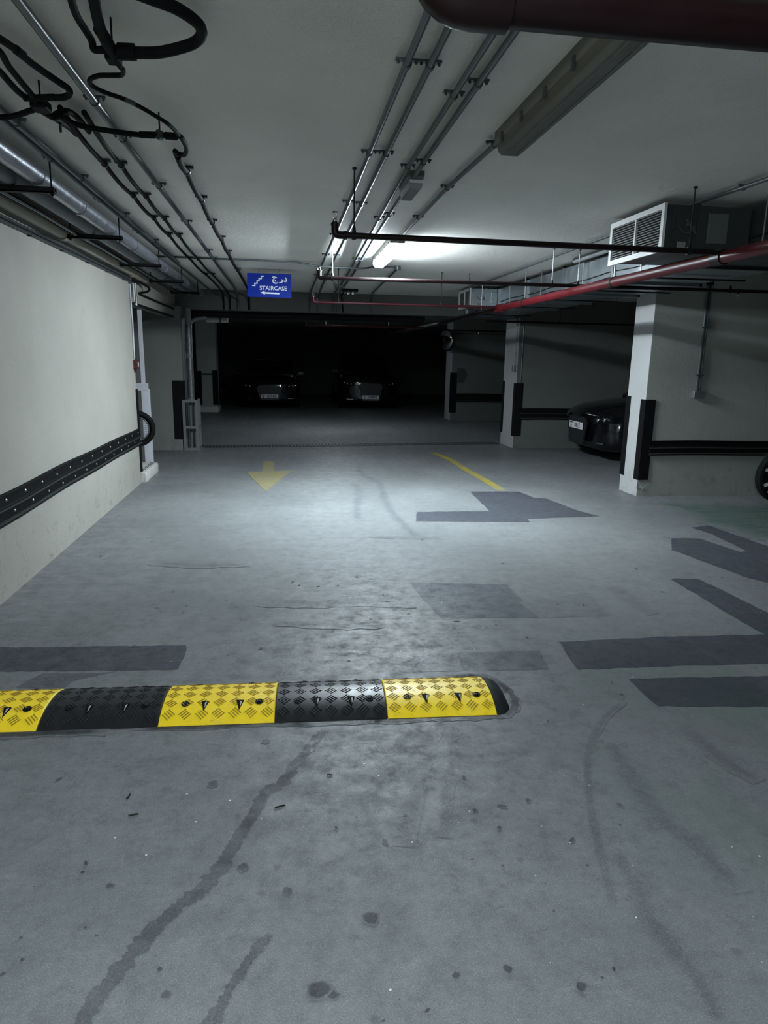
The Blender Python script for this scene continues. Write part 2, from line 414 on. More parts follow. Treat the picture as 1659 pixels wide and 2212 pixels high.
# ------------------------------------------------------------------ floor markings, repairs and stains (children of the slab)
DZ = [0.0]
def lift():
    DZ[0] += 0.00006; return DZ[0]
def decal(name, pts, mat, z=0.0012, wear=None, kind=None):
    z = 0.0006+lift()
    mb = MB(); n = len(pts)
    mb.add([(p[0], p[1], z) for p in pts], [tuple(range(n))])
    if wear is not None: mb.w = wear
    o = mb.build(name, mat, floor)
    return o
def ragged(pts, amp=0.006, step=0.05):
    out = []
    for i in range(len(pts)):
        a = Vector(pts[i][:2]); b = Vector(pts[(i+1) % len(pts)][:2]); n = max(1, int((b-a).length/step))
        for k in range(n):
            p = a.lerp(b, k/n); out.append((p.x + rnd.uniform(-amp, amp), p.y + rnd.uniform(-amp, amp)))
    return out
def area(pts):
    return 0.5*sum(pts[i][0]*pts[(i+1)%len(pts)][1]-pts[(i+1)%len(pts)][0]*pts[i][1] for i in range(len(pts)))
def patch(pts, mat=M_PATCH, z=0.0012):
    p = [q[:2] for q in pts]
    if area(p) < 0: p = p[::-1]
    return decal('repair_patch', ragged(p), mat, z)
patch([(-1.772, 3.700, 0.000), (-0.574, 3.622, 0.000), (-0.562, 3.465, 0.000), (-0.575, 3.317, -0.000), (-1.641, 3.398, 0.000)])
patch([(-1.307, 3.192, 0.000), (-1.232, 3.341, 0.000), (-0.953, 3.324, 0.000), (-0.851, 3.334, 0.000), (-1.052, 3.248, 0.000), (-1.073, 3.173, 0.000)], M_PATCH2, 0.0016)
patch([(1.505, 3.467, -0.000), (2.112, 3.482, 0.000), (2.977, 3.449, 0.000), (2.683, 3.077, 0.000), (1.954, 3.104, 0.000), (1.462, 3.114, -0.000)])
patch([(1.682, 2.987, 0.000), (2.574, 2.939, 0.000), (2.332, 2.631, 0.000), (1.682, 2.708, 0.000)])
patch([(0.886, 3.382, 0.000), (1.353, 3.367, 0.000), (1.320, 3.128, 0.000), (0.869, 3.163, 0.000)], M_PATCH2)
patch([(0.618, 3.385, -0.000), (0.886, 3.382, 0.000), (0.869, 3.163, 0.000), (0.605, 3.173, 0.000)], concrete('screed_repair_faint', darken=0.86))
patch([(0.833, 4.587, 0.000), (1.523, 4.478, 0.000), (1.526, 3.835, 0.000), (0.905, 3.885, 0.000)], M_PATCH2)
patch([(1.526, 3.835, 0.000), (1.491, 4.129, 0.000), (2.035, 4.266, 0.000), (1.995, 3.832, 0.000)], concrete('screed_repair_faint', darken=0.86))
patch([(2.157, 7.911, 0.000), (2.757, 7.883, 0.000), (2.818, 7.487, 0.000), (2.946, 7.454, 0.000), (3.046, 6.831, -0.000), (3.162, 6.538, 0.000), (2.374, 6.461, 0.000), (2.349, 6.323, 0.000), (1.226, 6.433, 0.000), (1.306, 6.842, 0.000), (2.086, 6.841, -0.000)])
patch([(2.783, 4.510, 0.000), (2.987, 4.493, 0.000), (3.020, 4.240, 0.000), (3.042, 3.785, 0.000), (3.051, 3.543, 0.000), (2.848, 3.286, 0.000), (2.771, 3.497, 0.000), (2.772, 3.860, 0.000)])
patch([(3.439, 5.624, 0.000), (3.700, 5.606, 0.000), (3.791, 5.141, 0.000), (3.869, 5.178, -0.000), (3.915, 5.726, 0.000), (3.872, 5.997, 0.000), (4.093, 6.077, 0.000), (4.166, 5.304, 0.000), (4.209, 5.011, 0.000), (3.556, 4.184, 0.000), (3.380, 4.493, 0.000), (3.233, 5.254, -0.000)])
patch([(2.199, 4.400, 0.000), (2.326, 4.339, 0.000), (2.328, 3.842, 0.000), (2.232, 3.810, 0.000)], concrete('screed_repair_faint', darken=0.86))

def strip(name, pts, w, mat, z=0.0020, wob=0.25, soft=0.35, fade=True, seed=1):
    z = 0.0006+lift()
    r = random.Random(seed); P = smooth_path([(p[0], p[1], 0) for p in pts], 14); n = len(P)
    W = w if isinstance(w, (list, tuple)) else [w]*len(pts)
    mb = MB(); wr = []; vs = []; fs = []
    jl = jr = 0
    for i, p in enumerate(P):
        t = (P[min(i+1, n-1)]-P[max(i-1, 0)]).normalized(); nrm = Vector((-t.y, t.x, 0))
        q = i/(n-1)*(len(W)-1); k = min(int(q), len(W)-2) if len(W) > 1 else 0
        ww = (W[k]*(1-(q-k)) + W[min(k+1, len(W)-1)]*(q-k))/2
        jl = jl*0.6 + r.uniform(-1, 1)*wob*ww*0.6; jr = jr*0.6 + r.uniform(-1, 1)*wob*ww*0.6
        e = min(1.0, i/4, (n-1-i)/4) if fade else 1.0
        for k2, (off, a) in enumerate((( -(ww+jl), 0), (-(ww+jl)*(1-soft), 1), ((ww+jr)*(1-soft), 1), ((ww+jr), 0))):
            pp = p + nrm*off; vs.append((pp.x, pp.y, z)); wr.append(a*e)
        if i:
            for k2 in range(3):
                b = (i-1)*4+k2; fs.append((b+1, b, b+4, b+5))
    mb.add(vs, fs); mb.w = wr
    return mb.build(name, mat, floor)
strip('water_mark', [(0.127, 2.661, 0.000), (0.074, 2.545, 0.000), (0.012, 2.426, 0.000), (-0.038, 2.310, 0.000), (-0.099, 2.255, 0.000), (-0.143, 2.122, 0.000), (-0.191, 1.988, 0.000), (-0.236, 1.869, 0.000), (-0.283, 1.798, 0.000), (-0.346, 1.730, 0.000), (-0.401, 1.652, 0.000), (-0.435, 1.581, 0.000), (-0.470, 1.509, 0.000), (-0.499, 1.449, 0.000), (-0.510, 1.373, 0.000)], [0.045,0.04,0.04,0.05,0.05,0.05,0.05,0.05,0.05,0.055,0.055,0.05,0.05,0.05,0.05], M_STAIN, soft=0.12, seed=3, wob=0.5)
strip('water_mark', [(-0.064, 1.618, -0.000), (-0.091, 1.584, 0.000), (-0.120, 1.540, 0.000), (-0.149, 1.491, 0.000), (-0.172, 1.441, 0.000), (-0.190, 1.399, 0.000), (-0.211, 1.337, 0.000)], [0.02,0.035,0.03,0.03,0.03,0.035,0.05], M_STAIN, soft=0.15, seed=4, wob=0.5)
M_TRACK = concrete('screed_tyre_mark', darken=0.74, attr=True)
strip('tyre_mark', [(1.542, 2.771, 0.000), (1.358, 2.600, 0.000), (1.227, 2.427, 0.000), (1.143, 2.271, 0.000), (1.058, 2.051, 0.000), (1.001, 1.863, 0.000), (0.954, 1.701, 0.000), (0.931, 1.594, 0.000)], 0.04, M_TRACK, soft=0.6, seed=5)
strip('tyre_mark', [(1.007, 10.097, 0.000), (1.000, 9.186, 0.000), (1.131, 8.480, 0.000), (1.062, 7.471, -0.000), (1.052, 6.770, 0.000), (1.095, 6.179, 0.000), (1.106, 5.756, 0.000)], 0.10, M_TRACK, soft=0.6, seed=6)
strip('tyre_mark', [(0.806, 8.658, 0.000), (0.806, 7.887, 0.000), (0.694, 7.010, 0.000), (0.666, 6.488, 0.000)], 0.12, M_TRACK, soft=0.7, seed=8)
strip('tyre_mark', [(0.613, 2.640, 0.000), (0.531, 2.434, 0.000), (0.455, 2.227, 0.000), (0.382, 2.002, 0.000), (0.359, 1.914, 0.000)], 0.08, M_TRACK, soft=0.6, seed=9)
strip('tyre_mark', [(0.703, 2.630, 0.000), (0.632, 2.390, 0.000), (0.555, 2.160, 0.000), (0.497, 1.943, 0.000)], 0.06, M_TRACK, soft=0.6, seed=10)
strip('tyre_mark', [(1.311, 2.454, 0.000), (1.296, 2.223, 0.000), (1.277, 1.949, 0.000), (1.328, 1.781, 0.000), (1.334, 1.600, 0.000)], [0.06,0.12,0.14,0.1,0.08], M_TRACK, soft=0.8, seed=11)
strip('tyre_mark', [(1.049, 1.835, 0.000), (1.013, 1.584, 0.000), (1.020, 1.422, 0.000), (1.029, 1.309, 0.000), (1.016, 1.211, 0.000)], [0.05,0.09,0.1,0.06,0.06], M_TRACK, soft=0.8, seed=12)
strip('tyre_mark', [(1.710, 2.524, 0.000), (1.719, 2.272, 0.000), (1.766, 2.111, 0.000)], 0.09, M_TRACK, soft=0.8, seed=13)
strip('tyre_mark', [(0.669, 5.899, 0.000), (0.911, 5.834, 0.000), (1.363, 5.786, -0.000)], 0.10, M_TRACK, soft=0.7, seed=14)
strip('tyre_mark', [(-0.205, 4.279, 0.000), (0.152, 4.213, 0.000), (0.513, 4.207, 0.000), (0.809, 4.146, 0.000)], 0.16, M_TRACK, soft=0.9, seed=15)
strip('tyre_mark', [(-0.081, 3.907, 0.000), (0.247, 3.826, 0.000), (0.551, 3.820, 0.000)], 0.12, M_TRACK, soft=0.9, seed=16)
strip('tyre_mark', [(-1.045, 5.222, 0.000), (-0.687, 5.110, 0.000), (-0.308, 5.116, 0.000)], 0.14, M_TRACK, soft=0.9, seed=17)

# yellow direction arrow pointing towards the viewer, and the bay line on the right
ar = [(-0.585, 9.427, 0.000), (-0.279, 8.022, 0.000), (0.031, 9.526, 0.000), (-0.211, 9.494, 0.000), (-0.243, 10.446, 0.000), (-0.387, 10.401, 0.000), (-0.374, 9.459, 0.000)]
ap = [p[:2] for p in ar]
if area(ap) < 0: ap = ap[::-1]
decal('painted_arrow', ap, M_YELLOW, 0.0018, [0.52]*len(ap))
strip('painted_bay_line', [(2.573, 7.892, 0.000), (2.563, 8.731, 0.000), (2.527, 9.580, 0.000), (2.526, 10.544, 0.000), (2.401, 11.469, 0.000)], 0.125, M_YELLOW, z=0.0016, wob=0.05, soft=0.12, seed=21)
def soft_area(name, pts, mat, z, inset=0.25, seed=0):
    z = 0.0006+lift()
    r = random.Random(seed); q = [p[:2] for p in pts]
    if area(q) < 0: q = q[::-1]
    q = ragged(q, 0.05, 0.18); n = len(q); c = Vector((sum(p[0] for p in q)/n, sum(p[1] for p in q)/n))
    ins = []
    for p in q:
        v = Vector(p)-c; k = max(0.15, 1-inset/ max(v.length, 0.01)*r.uniform(0.6, 1.4)); ins.append(tuple(c+v*k))
    mb = MB(); mb.add([(p[0], p[1], z) for p in q]+[(p[0], p[1], z) for p in ins],
                      [(i, (i+1)%n, n+(i+1)%n, n+i) for i in range(n)]+[tuple(range(n, 2*n))])
    mb.w = [0.0]*n+[1.0]*n
    return mb.build(name, mat, floor)
soft_area('painted_green_bay', [(4.115, 7.236, 0.000), (6.079, 7.081, 0.000), (4.449, 4.604, 0.000), (4.258, 5.421, 0.000), (4.032, 6.217, 0.000)], M_GREEN, 0.0010, 0.35, 31)
# small dark drips and gum spots: countless, one mesh
mb = MB()
mb.w = []; BZ = [0.0]
def blob(x, y, r, z, k, st=1.0, ang=0.0):
    n = 12; ca, sa = math.cos(ang), math.sin(ang); vs = []; rr = r
    for i in range(n):
        a = 2*PI*i/n; rr = rr*0.4+r*k.uniform(0.55, 1.2)*0.6; u, v = rr*math.cos(a)*st, rr*math.sin(a)
        vs.append((x+u*ca-v*sa, y+u*sa+v*ca, z))
    ins = [(x+(p[0]-x)*0.68, y+(p[1]-y)*0.68, z) for p in vs]
    mb.w += [0.0]*n+[1.0]*n
    BZ[0] += 0.000006; vs = [(p[0], p[1], 0.0031+BZ[0]) for p in vs]; ins = [(p[0], p[1], 0.0031+BZ[0]) for p in ins]
    return vs+ins, [(i, (i+1) % n, n+(i+1) % n, n+i) for i in range(n)]+[tuple(range(n, 2*n))]
for (u_, r_) in ((((-0.110, 2.596, 0.000)), 0.021), (((0.090, 1.409, 0.000)), 0.018), (((-0.323, 1.459, 0.000)), 0.014), (((0.411, 1.426, 0.000)), 0.014), (((-0.159, 1.880, 0.000)), 0.022), (((-0.297, 2.328, 0.000)), 0.024),
                 (((0.637, 2.067, 0.000)), 0.014), (((0.842, 2.101, 0.000)), 0.016), (((0.551, 1.428, 0.000)), 0.016), (((0.721, 1.355, -0.000)), 0.018), (((-0.023, 1.768, 0.000)), 0.02), (((-0.549, 1.848, 0.000)), 0.014),
                 (((0.786, 1.374, 0.000)), 0.006), (((-0.712, 1.607, 0.000)), 0.006), (((-0.578, 1.696, -0.000)), 0.006), (((-0.350, 1.535, 0.000)), 0.008), (((1.114, 1.934, 0.000)), 0.006), (((0.212, 1.636, 0.000)), 0.03), (((0.058, 1.426, 0.000)), 0.035)):
    mb.add(*blob(u_[0], u_[1], r_, 0.0040, rnd))
for i in range(420):
    y = 0.9+abs(rnd.gauss(0, 1))*3.2; x = rnd.uniform(-1.7, 3.6)
    if 2.55 < y < 3.25 and x < 1.1: continue
    mb.add(*blob(x, y, 0.002+0.009*rnd.random()**3, 0.0036, rnd, rnd.uniform(1, 2.2), rnd.uniform(0, PI)))
o = mb.build('dirt_spots', M_SPECK, floor); o['kind'] = 'stuff'
# pale grit
mb = MB(); mb.w = []
for i in range(160):
    y = 0.9+abs(rnd.gauss(0, 1))*2.6; x = rnd.uniform(-1.7, 3.0)
    if 2.5 < y < 3.3 and x < 1.1: continue
    mb.add(*blob(x, y, 0.0015+0.003*rnd.random()**2, 0.0044, rnd))
o = mb.build('pale_grit', simple('pale_grit', (0.55, 0.56, 0.56), 0.7), floor); o['kind'] = 'stuff'
# a few twigs lying on the slab
for k, (a, b) in enumerate((((-0.066, 2.159, 0.000), (-0.030, 2.170, 0.000)), ((-0.592, 2.270, 0.000), (-0.587, 2.296, 0.000)), ((-0.566, 2.172, 0.000), (-0.534, 2.178, 0.000)), ((0.127, 2.336, 0.000), (0.148, 2.331, 0.000)))):
    mbt = MB().tube([(a[0], a[1], 0.0042), ((a[0]+b[0])/2+0.002, (a[1]+b[1])/2, 0.0048), (b[0], b[1], 0.0042)], 0.003, 6)
    tag(mbt.build('twig', M_STEELB, origin=(a[0], a[1], 0)), ['short dark twig right of the long water mark, below the speed hump', 'small dark twig lying upright left of the water mark', 'dark twig just below the upright one on the bare screed', 'tiny twig nearest below the black hump segment'][k], 'twig')

# drain channel across the aisle
d0, d1 = Vector((-1.60, 12.10, 0)), Vector((3.93, 12.70, 0))
dv = (d1-d0).normalized(); dn = Vector((-dv.y, dv.x, 0)); L_ = (d1-d0).length
dr = thing('drain_grate', 'long dark slotted drain grate across the aisle floor', 'drain', (d0.x, d0.y, 0))
mb = MB()
for s in (-1, 1): mb.bar(d0+dn*0.14*s+Z_*0.004, d1+dn*0.14*s+Z_*0.004, 0.03, 0.008)
mb.build('frame', M_IRON, dr)
MB().bar(d0+Z_*0.0015, d1+Z_*0.0015, 0.25, 0.003).build('channel', M_VOID, dr)
mb = MB(); k = 0.03
while k < L_-0.02:
    c = d0+dv*k+Z_*0.006; mb.obox(c, 0.014, 0.125, 0.003, dv, dn, Z_); k += 0.060
o = mb.build('bars', simple('worn_grate_steel', (0.16, 0.165, 0.17), 0.4, 0.5), dr); o['kind'] = 'stuff'

# ------------------------------------------------------------------ speed hump
BA = -0.0362
bx, by = math.cos(BA), math.sin(BA)
HD, HH = 0.370, 0.052
def hump_z(y):            # y from 0 (near edge) to HD
    t = abs(2*y/HD-1); return 0.006 + (HH-0.006)*(1-t**2.3)
def hump_pt(x0, x, y, dz=0.0):
    # local hump coordinates to world: along x from the anchor, y towards the far side
    return (-1.565 + (x0+x)*bx - y*by, 2.797 + (x0+x)*by + y*bx, hump_z(y)+dz)
SEG = 0.496
def segment(i, col, label, grp):
    x0 = i*SEG+ (0.001 if i else 0)
    base = hump_pt(x0, 0, 0); loc = (base[0], base[1], 0)
    t = thing('speed_hump_segment', label, 'speed bump', loc, grp)
    yel = col == 'y'; mb = MB(); ny = 18
    rings = []
    for x in (0, 0.004, SEG-0.006, SEG-0.002):
        dz = -0.004 if x in (0, SEG-0.002) else 0
        top = [hump_pt(x0, x, HD*k/ny, dz) for k in range(ny+1)]
        a, b = top[0], top[-1]
        rings.append([(a[0], a[1], 0.0)]+top+[(b[0], b[1], 0.0)])
    mb.loft(rings); mb.build('body', M_BUMPY if yel else M_BUMPB, t, 35)
    mb = MB(); r = random.Random(i+50)
    cx, cyy = 0.062, 0.0565
    nx_, ny_ = 7, 5
    for a in range(nx_):
        for b in range(ny_):
            ang = PI/4 if (a+b) % 2 else -PI/4
            ccx = (a+0.5)*SEG/nx_; ccy = 0.016+(b+0.5)*(HD-0.032)/ny_
            for k in (-1.5, -0.5, 0.5, 1.5):
                ca, sa = math.cos(ang), math.sin(ang)
                ox, oy = -sa*k*0.0118, ca*k*0.0118
                q = []
                for s1, s2 in ((-1,-1),(1,-1),(1,1),(-1,1)):
                    lx = ccx+ox+ca*0.0215*s1-sa*0.0019*s2; ly = ccy+oy+sa*0.0215*s1+ca*0.0019*s2
                    lx = min(max(lx, 0.006), SEG-0.008); ly = min(max(ly, 0.003), HD-0.003); q.append((lx, ly))
                c4 = [hump_pt(x0, p[0], p[1], -0.001) for p in q]
                qq = [((p[0]-ccx-ox)*0.86+ccx+ox, (p[1]-ccy-oy)*0.86+ccy+oy) for p in q]
                t4 = [hump_pt(x0, p[0], p[1], 0.0028) for p in qq]
                mb.add(c4+t4, [(4,5,6,7),(0,1,5,4),(1,2,6,5),(2,3,7,6),(3,0,4,7)])
    o = mb.build('tread_bars', M_TREADY if yel else M_TREADB, t); o['kind'] = 'stuff'
    # bolt sockets near and far, reflector wedges on the near slope
    for fx, fy in ((0.20, 0.30), (0.85, 0.30), (0.25, 0.91), (0.75, 0.91)):
        p = Vector(hump_pt(x0, fx*SEG, fy*HD)); q = Vector(hump_pt(x0, fx*SEG, fy*HD+0.01)); tg = (q-p).normalized()
        nrm = Vector((bx, by, 0)).cross(tg).normalized()
        o = MB().lathe(p-nrm*0.002, nrm, [(0.019, 0.0), (0.019, 0.0042), (0.0145, 0.0045), (0.013, 0.0022), (0.0, 0.0022)], 14).build('bolt_socket', M_BLACK, t, 30)
        MB().lathe(p-nrm*0.001, nrm, [(0.0085, 0), (0.0085, 0.0052), (0.006, 0.0062)], 6).build('bolt_head', M_STEELB, o)
    for fx in (0.37, 0.68):
        fy = 0.27
        a = [hump_pt(x0, fx*SEG-0.017, fy*HD+0.022, 0.001), hump_pt(x0, fx*SEG+0.017, fy*HD+0.022, 0.001), hump_pt(x0, fx*SEG, fy*HD-0.040, 0.001)]
        top = [hump_pt(x0, fx*SEG-0.014, fy*HD+0.018, 0.007), hump_pt(x0, fx*SEG+0.014, fy*HD+0.018, 0.007), hump_pt(x0, fx*SEG, fy*HD-0.034, 0.0045)]
        o = MB().add(a+top, [(0,2,1),(3,4,5),(0,1,4,3),(1,2,5,4),(2,0,3,5)]).build('reflector_pocket', M_BLACK, t)
        b = [hump_pt(x0, fx*SEG+0.001, fy*HD+0.006, 0.0062), hump_pt(x0, fx*SEG+0.010, fy*HD+0.010, 0.0074), hump_pt(x0, fx*SEG+0.003, fy*HD-0.028, 0.0058)]
        c = [(p[0], p[1], p[2]+0.0016) for p in b]
        MB().add(b+c, [(0,2,1),(3,4,5),(0,1,4,3),(1,2,5,4),(2,0,3,5)]).build('reflector', M_REFL, o)
    return t
segment(0, 'y', 'yellow rubber speed hump segment cut off by the left edge', 'speed hump segments')
segment(1, 'b', 'black rubber speed hump segment between the two left yellow ones', 'speed hump segments')
segment(2, 'y', 'middle yellow rubber speed hump segment between two black ones', 'speed hump segments')
segment(3, 'b', 'glossy black speed hump segment next to the last yellow one', 'speed hump segments')
segment(4, 'y', 'worn yellow speed hump segment at the right-hand end', 'speed hump segments')
# rounded black end piece
x0 = 5*SEG; base = hump_pt(x0, 0, 0)
ec = thing('speed_hump_end_cap', 'dark rounded end cap closing the speed hump on the right', 'speed bump', (base[0], base[1], 0))
mb = MB(); rings = []
for k in range(7):
    a = k/6*PI/2; x = math.sin(a)*0.075; sc = math.cos(a)*0.94+0.06 if k < 6 else 0.14
    ring = []
    for j in range(17):
        t = j/16; yl = HD*(0.5+(t-0.5)*(0.35+0.65*math.cos(a*0.85)))
        p = hump_pt(x0, x, yl); ring.append((p[0], p[1], max(0.004, hump_z(HD*t)*sc)))
    rings.append([(ring[0][0], ring[0][1], 0.0)]+ring+[(ring[-1][0], ring[-1][1], 0.0)])
mb.loft(rings); mb.build('body', M_BUMPB, ec, 40)
# wet grime at the hump's near edge and round its end; painted shadow at left
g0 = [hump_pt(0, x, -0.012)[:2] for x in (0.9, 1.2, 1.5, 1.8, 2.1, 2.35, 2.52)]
strip('grime_shade_line', [(p[0], p[1]) for p in g0], [0.015, 0.05, 0.045, 0.05, 0.05, 0.05, 0.045], M_GRIME_SHADE, z=0.0030, wob=0.5, soft=0.3, seed=33)
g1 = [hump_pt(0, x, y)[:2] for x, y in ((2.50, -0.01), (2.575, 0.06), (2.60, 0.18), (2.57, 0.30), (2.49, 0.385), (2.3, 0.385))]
strip('grime_shade_line', [(p[0], p[1]) for p in g1], 0.05, M_GRIME_SHADE, z=0.0033, wob=0.5, soft=0.5, seed=34)
strip('grime_shade_line', [hump_pt(0, x, -0.02)[:2] for x in (0.0, 0.25, 0.5, 0.8)], 0.06, M_GRIME_SHADE, z=0.0036, wob=0.4, soft=0.7, seed=35)  # painted shadow in front of the hump's left near edge

# ------------------------------------------------------------------ rubber wall guards and corner guards
def wall_guard(label, p0, p1, nrm, z0, z1, bolts=True, step=0.33, wave=0.004):
    p0 = Vector(p0); p1 = Vector(p1); nrm = Vector(nrm); L = (p1-p0).length; d = (p1-p0).normalized()
    t = thing('wall_guard_rail', label, 'wall guard', (p0.x, p0.y, z0), 'black rubber wall guard rails')
    n = max(2, int(L/0.25)); h = z1-z0
    def sweep(prof, name, mat):
        rings = []
        for i in range(n+1):
            q = p0+d*L*i/n; dz = math.sin(i*0.9)*wave+math.sin(i*0.37)*wave
            rings.append([q+nrm*a+Z_*(z0+b*h+dz) for a, b in prof])
        MB().loft(rings).build(name, mat, t, 40)
    sweep([(0.0, 0.52), (0.030, 0.54), (0.034, 0.58), (0.024, 0.62), (0.024, 0.92), (0.030, 0.97), (0.0, 1.0)], 'upper_strip', M_BLACK)
    sweep([(0.0, 0.0), (0.034, 0.02), (0.040, 0.08), (0.026, 0.16), (0.026, 0.44), (0.034, 0.49), (0.0, 0.51)], 'lower_strip', M_BLACK)
    sweep([(0.030, 0.495), (0.040, 0.50), (0.042, 0.53), (0.030, 0.545)], 'rib', M_LITEDGE)
    sweep([(0.034, 0.11), (0.044, 0.12), (0.046, 0.15), (0.030, 0.165)], 'rib', M_LITEDGE)
    if bolts:
        bm = None; k = 0.12
        while k < L:
            for b, sh in ((0.78, 0.0), (0.30, 0.12)):
                q = p0+d*(k+sh)+nrm*0.024+Z_*(z0+b*h)
                if bm is None:
                    o = MB().lathe((0,0,0), nrm, [(0.010, 0), (0.010, 0.006), (0.006, 0.009)], 8).build('bolt', M_ROD, None)
                    bm = o.data; o.parent = t; o.location = q-OFF[t.name]
                else:
                    o = bpy.data.objects.new('bolt', bm); scene.collection.objects.link(o); o.parent = t; o.location = q-OFF[t.name]
            k += step
    return t
M_LITEDGE = simple('light_caught_rubber_edge', (0.035, 0.035, 0.035), 0.45, 0, 0.3, 20)  # ribs coloured paler for the light their edges catch
wall_guard('long black rubber bumper rail on the cream left wall', (WLX, -3.5, 0), (WLX, 8.62, 0), X_, 0.487, 0.678)
wall_guard('black bumper rail on the nearest right-hand cross wall', (4.19, 7.53, 0), (9.0, 7.53, 0), -Y_, 0.487, 0.665, False)
wall_guard('black bumper rail behind the dark car on the middle cross wall', (4.10, 11.96, 0), (8.0, 11.96, 0), -Y_, 0.515, 0.72, False)
wall_guard('black bumper rail on the farthest right-hand cross wall', (4.25, 17.55, 0), (8.0, 17.55, 0), -Y_, 0.47, 0.69, False)
def corner_guard(label, x, y, sx, sy, z0, z1, w=0.11, w2=None, th=0.016):
    # L-section hugging a vertical edge at (x, y); material lies outside the wall, legs run towards sx, sy
    w2 = w2 or w
    t = thing('corner_guard', label, 'corner guard', (x, y, z0), 'black rubber corner guards')
    a = MB().box(min(x, x+sx*w), max(x, x+sx*w), min(y, y-sy*th), max(y, y-sy*th), z0, z1); a.build('face_strip', M_BLACK, t, bevel=0.004)
    b = MB().box(min(x, x-sx*th), max(x, x-sx*th), min(y-sy*th, y+sy*w2), max(y-sy*th, y+sy*w2), z0, z1); b.build('side_strip', M_BLACK, t, bevel=0.004)
    return t
corner_guard('black corner guard at the end of the cream left wall', WLX, 8.68, -1, -1, 0.14, 1.14, 0.08, 0.05)
corner_guard('black corner guard on the dim wall stub beside the downpipe', -1.70, 11.70, -1, 1, 0.19, 1.14, 0.17, 0.10)
corner_guard('black corner guard on the left edge of the far column', -2.48, 19.70, 1, 1, 0.20, 1.12, 0.12)
corner_guard('black corner guard on the right edge of the far column', -1.95, 19.70, -1, 1, 0.20, 1.14, 0.12)
corner_guard('black corner guard on the front edge of the brightly lit pier', 4.10, 7.53, 1, 1, 0.20, 1.14, 0.115, 0.10)
corner_guard('black corner guard on the rear edge of the brightly lit pier', 4.10, 7.97, 1, -1, 0.20, 1.16, 0.10, 0.09)
corner_guard('black corner guard on the front edge of the middle pier', 4.02, 11.96, 1, 1, 0.22, 1.16, 0.13, 0.10)
corner_guard('black corner guard on the rear edge of the middle pier', 4.02, 12.70, 1, -1, 0.22, 1.18, 0.13, 0.10)
corner_guard('black corner guard on the farthest pier under the mirror', 4.16, 17.55, 1, 1, 0.20, 1.22, 0.14, 0.10)

# ------------------------------------------------------------------ fluorescent battens
def batten(label, x, y0, y1, diff_mat, lit, zb=2.475, clips=True, cap_mat=None):
    t = thing('batten_light', label, 'ceiling light', (x, (y0+y1)/2, CEIL), 'fluorescent battens')
    w = 0.066; zt = CEIL; hh = 0.058 if zb < 2.5 else 0.042
    prof = [(-w, zt), (-w, zt-hh+0.006), (-w+0.006, zt-hh), (w-0.006, zt-hh), (w, zt-hh+0.006), (w, zt)]
    MB().prism([(p[0], p[1]-zt) for p in prof], (x, y0, zt), X_, Z_, (0, y1-y0, 0)).build('housing', M_BATTEN, t)
    zd = zt-hh+0.002; hb = zd-zb
    sec = [(-w*0.97, 0.0), (-w*0.99, -0.25*hb), (-w*0.86, -0.72*hb), (-w*0.60, -1.0*hb), (w*0.60, -1.0*hb), (w*0.86, -0.72*hb), (w*0.99, -0.25*hb), (w*0.97, 0.0)]
    rings = []
    for y, sc in ((y0+0.012, 0.86), (y0+0.035, 0.98), (y0+0.05, 1), (y1-0.05, 1), (y1-0.035, 0.98), (y1-0.012, 0.86)):
        rings.append([(x+a*sc, y, zd+b*sc) for a, b in sec])
    if not lit:
        d = MB().loft(rings).build('diffuser', diff_mat, t, 25)
    else:   # clear prismatic underside, frosted flanks
        d = MB().loft([r[2:6] for r in rings[2:4]], closed=False, cap=False).build('diffuser', diff_mat[0], t, 25)
        MB().loft([r[0:3] for r in rings[2:4]], closed=False, cap=False).build('frosted_flank', diff_mat[1], t, 25)
        MB().loft([r[5:8] for r in rings[2:4]], closed=False, cap=False).build('frosted_flank', diff_mat[1], t, 25)
        MB().loft(rings[:3]).build('end_cap', cap_mat, t, 25); MB().loft(rings[3:]).build('end_cap', cap_mat, t, 25)
    for s in (-0.35, 0.35):
        if not lit: MB().bar((x+s*w, y0+0.06, zb-0.001), (x+s*w, y1-0.06, zb-0.001), 0.006, 0.004).build('prism_ridge', M_BATTEN, d)
    if clips:
        n = 5
        for k in range(n):
            y = y0+0.12+(y1-y0-0.24)*k/(n-1)
            for s in (-1, 1):
                MB().box(x+s*(w+0.004)-0.004, x+s*(w+0.004)+0.004, y-0.012, y+0.012, zt-0.075, zt-0.035).build('clip', M_CLIP, t)
    # spigot end plate facing the viewer
    MB().lathe((x, y0-0.003, zt-0.03), (0, 1, 0), [(0.014, -0.02), (0.014, 0.004)], 10).build('cable_gland', M_GI, t, 30)
    return t
COOL = (0.80, 0.925, 1.0)
def lit_set(tag_, strength, flank):
    return [emitter(tag_+'_underside', COOL, strength), emitter(tag_+'_flank', COOL, flank), emitter(tag_+'_end_cap', COOL, flank*0.12)]
M_LIT, M_LIT2, M_LIT3 = lit_set('mid_tube', LAMP_MID, FLANK_MID), lit_set('added_rear_tube', LAMP_REAR, FLANK_REAR), lit_set('weak_tube', LAMP_FAR, LAMP_FAR*0.06)
M_LIT3[2] = emitter('pipe_glint_cap', COOL, LAMP_FAR*4.0)  # end caps glow beyond the tube itself, added to brighten the sprinkler pipe
batten('unlit fluorescent batten with yellowed cover on the near ceiling', 1.04, 2.10, 3.42, M_DIFF, False, zb=2.49)
batten('glowing fluorescent batten on the ceiling behind the sprinkler pipe', 0.965, 6.30, 7.62, M_LIT, True, zb=2.488, cap_mat=M_LIT[2])
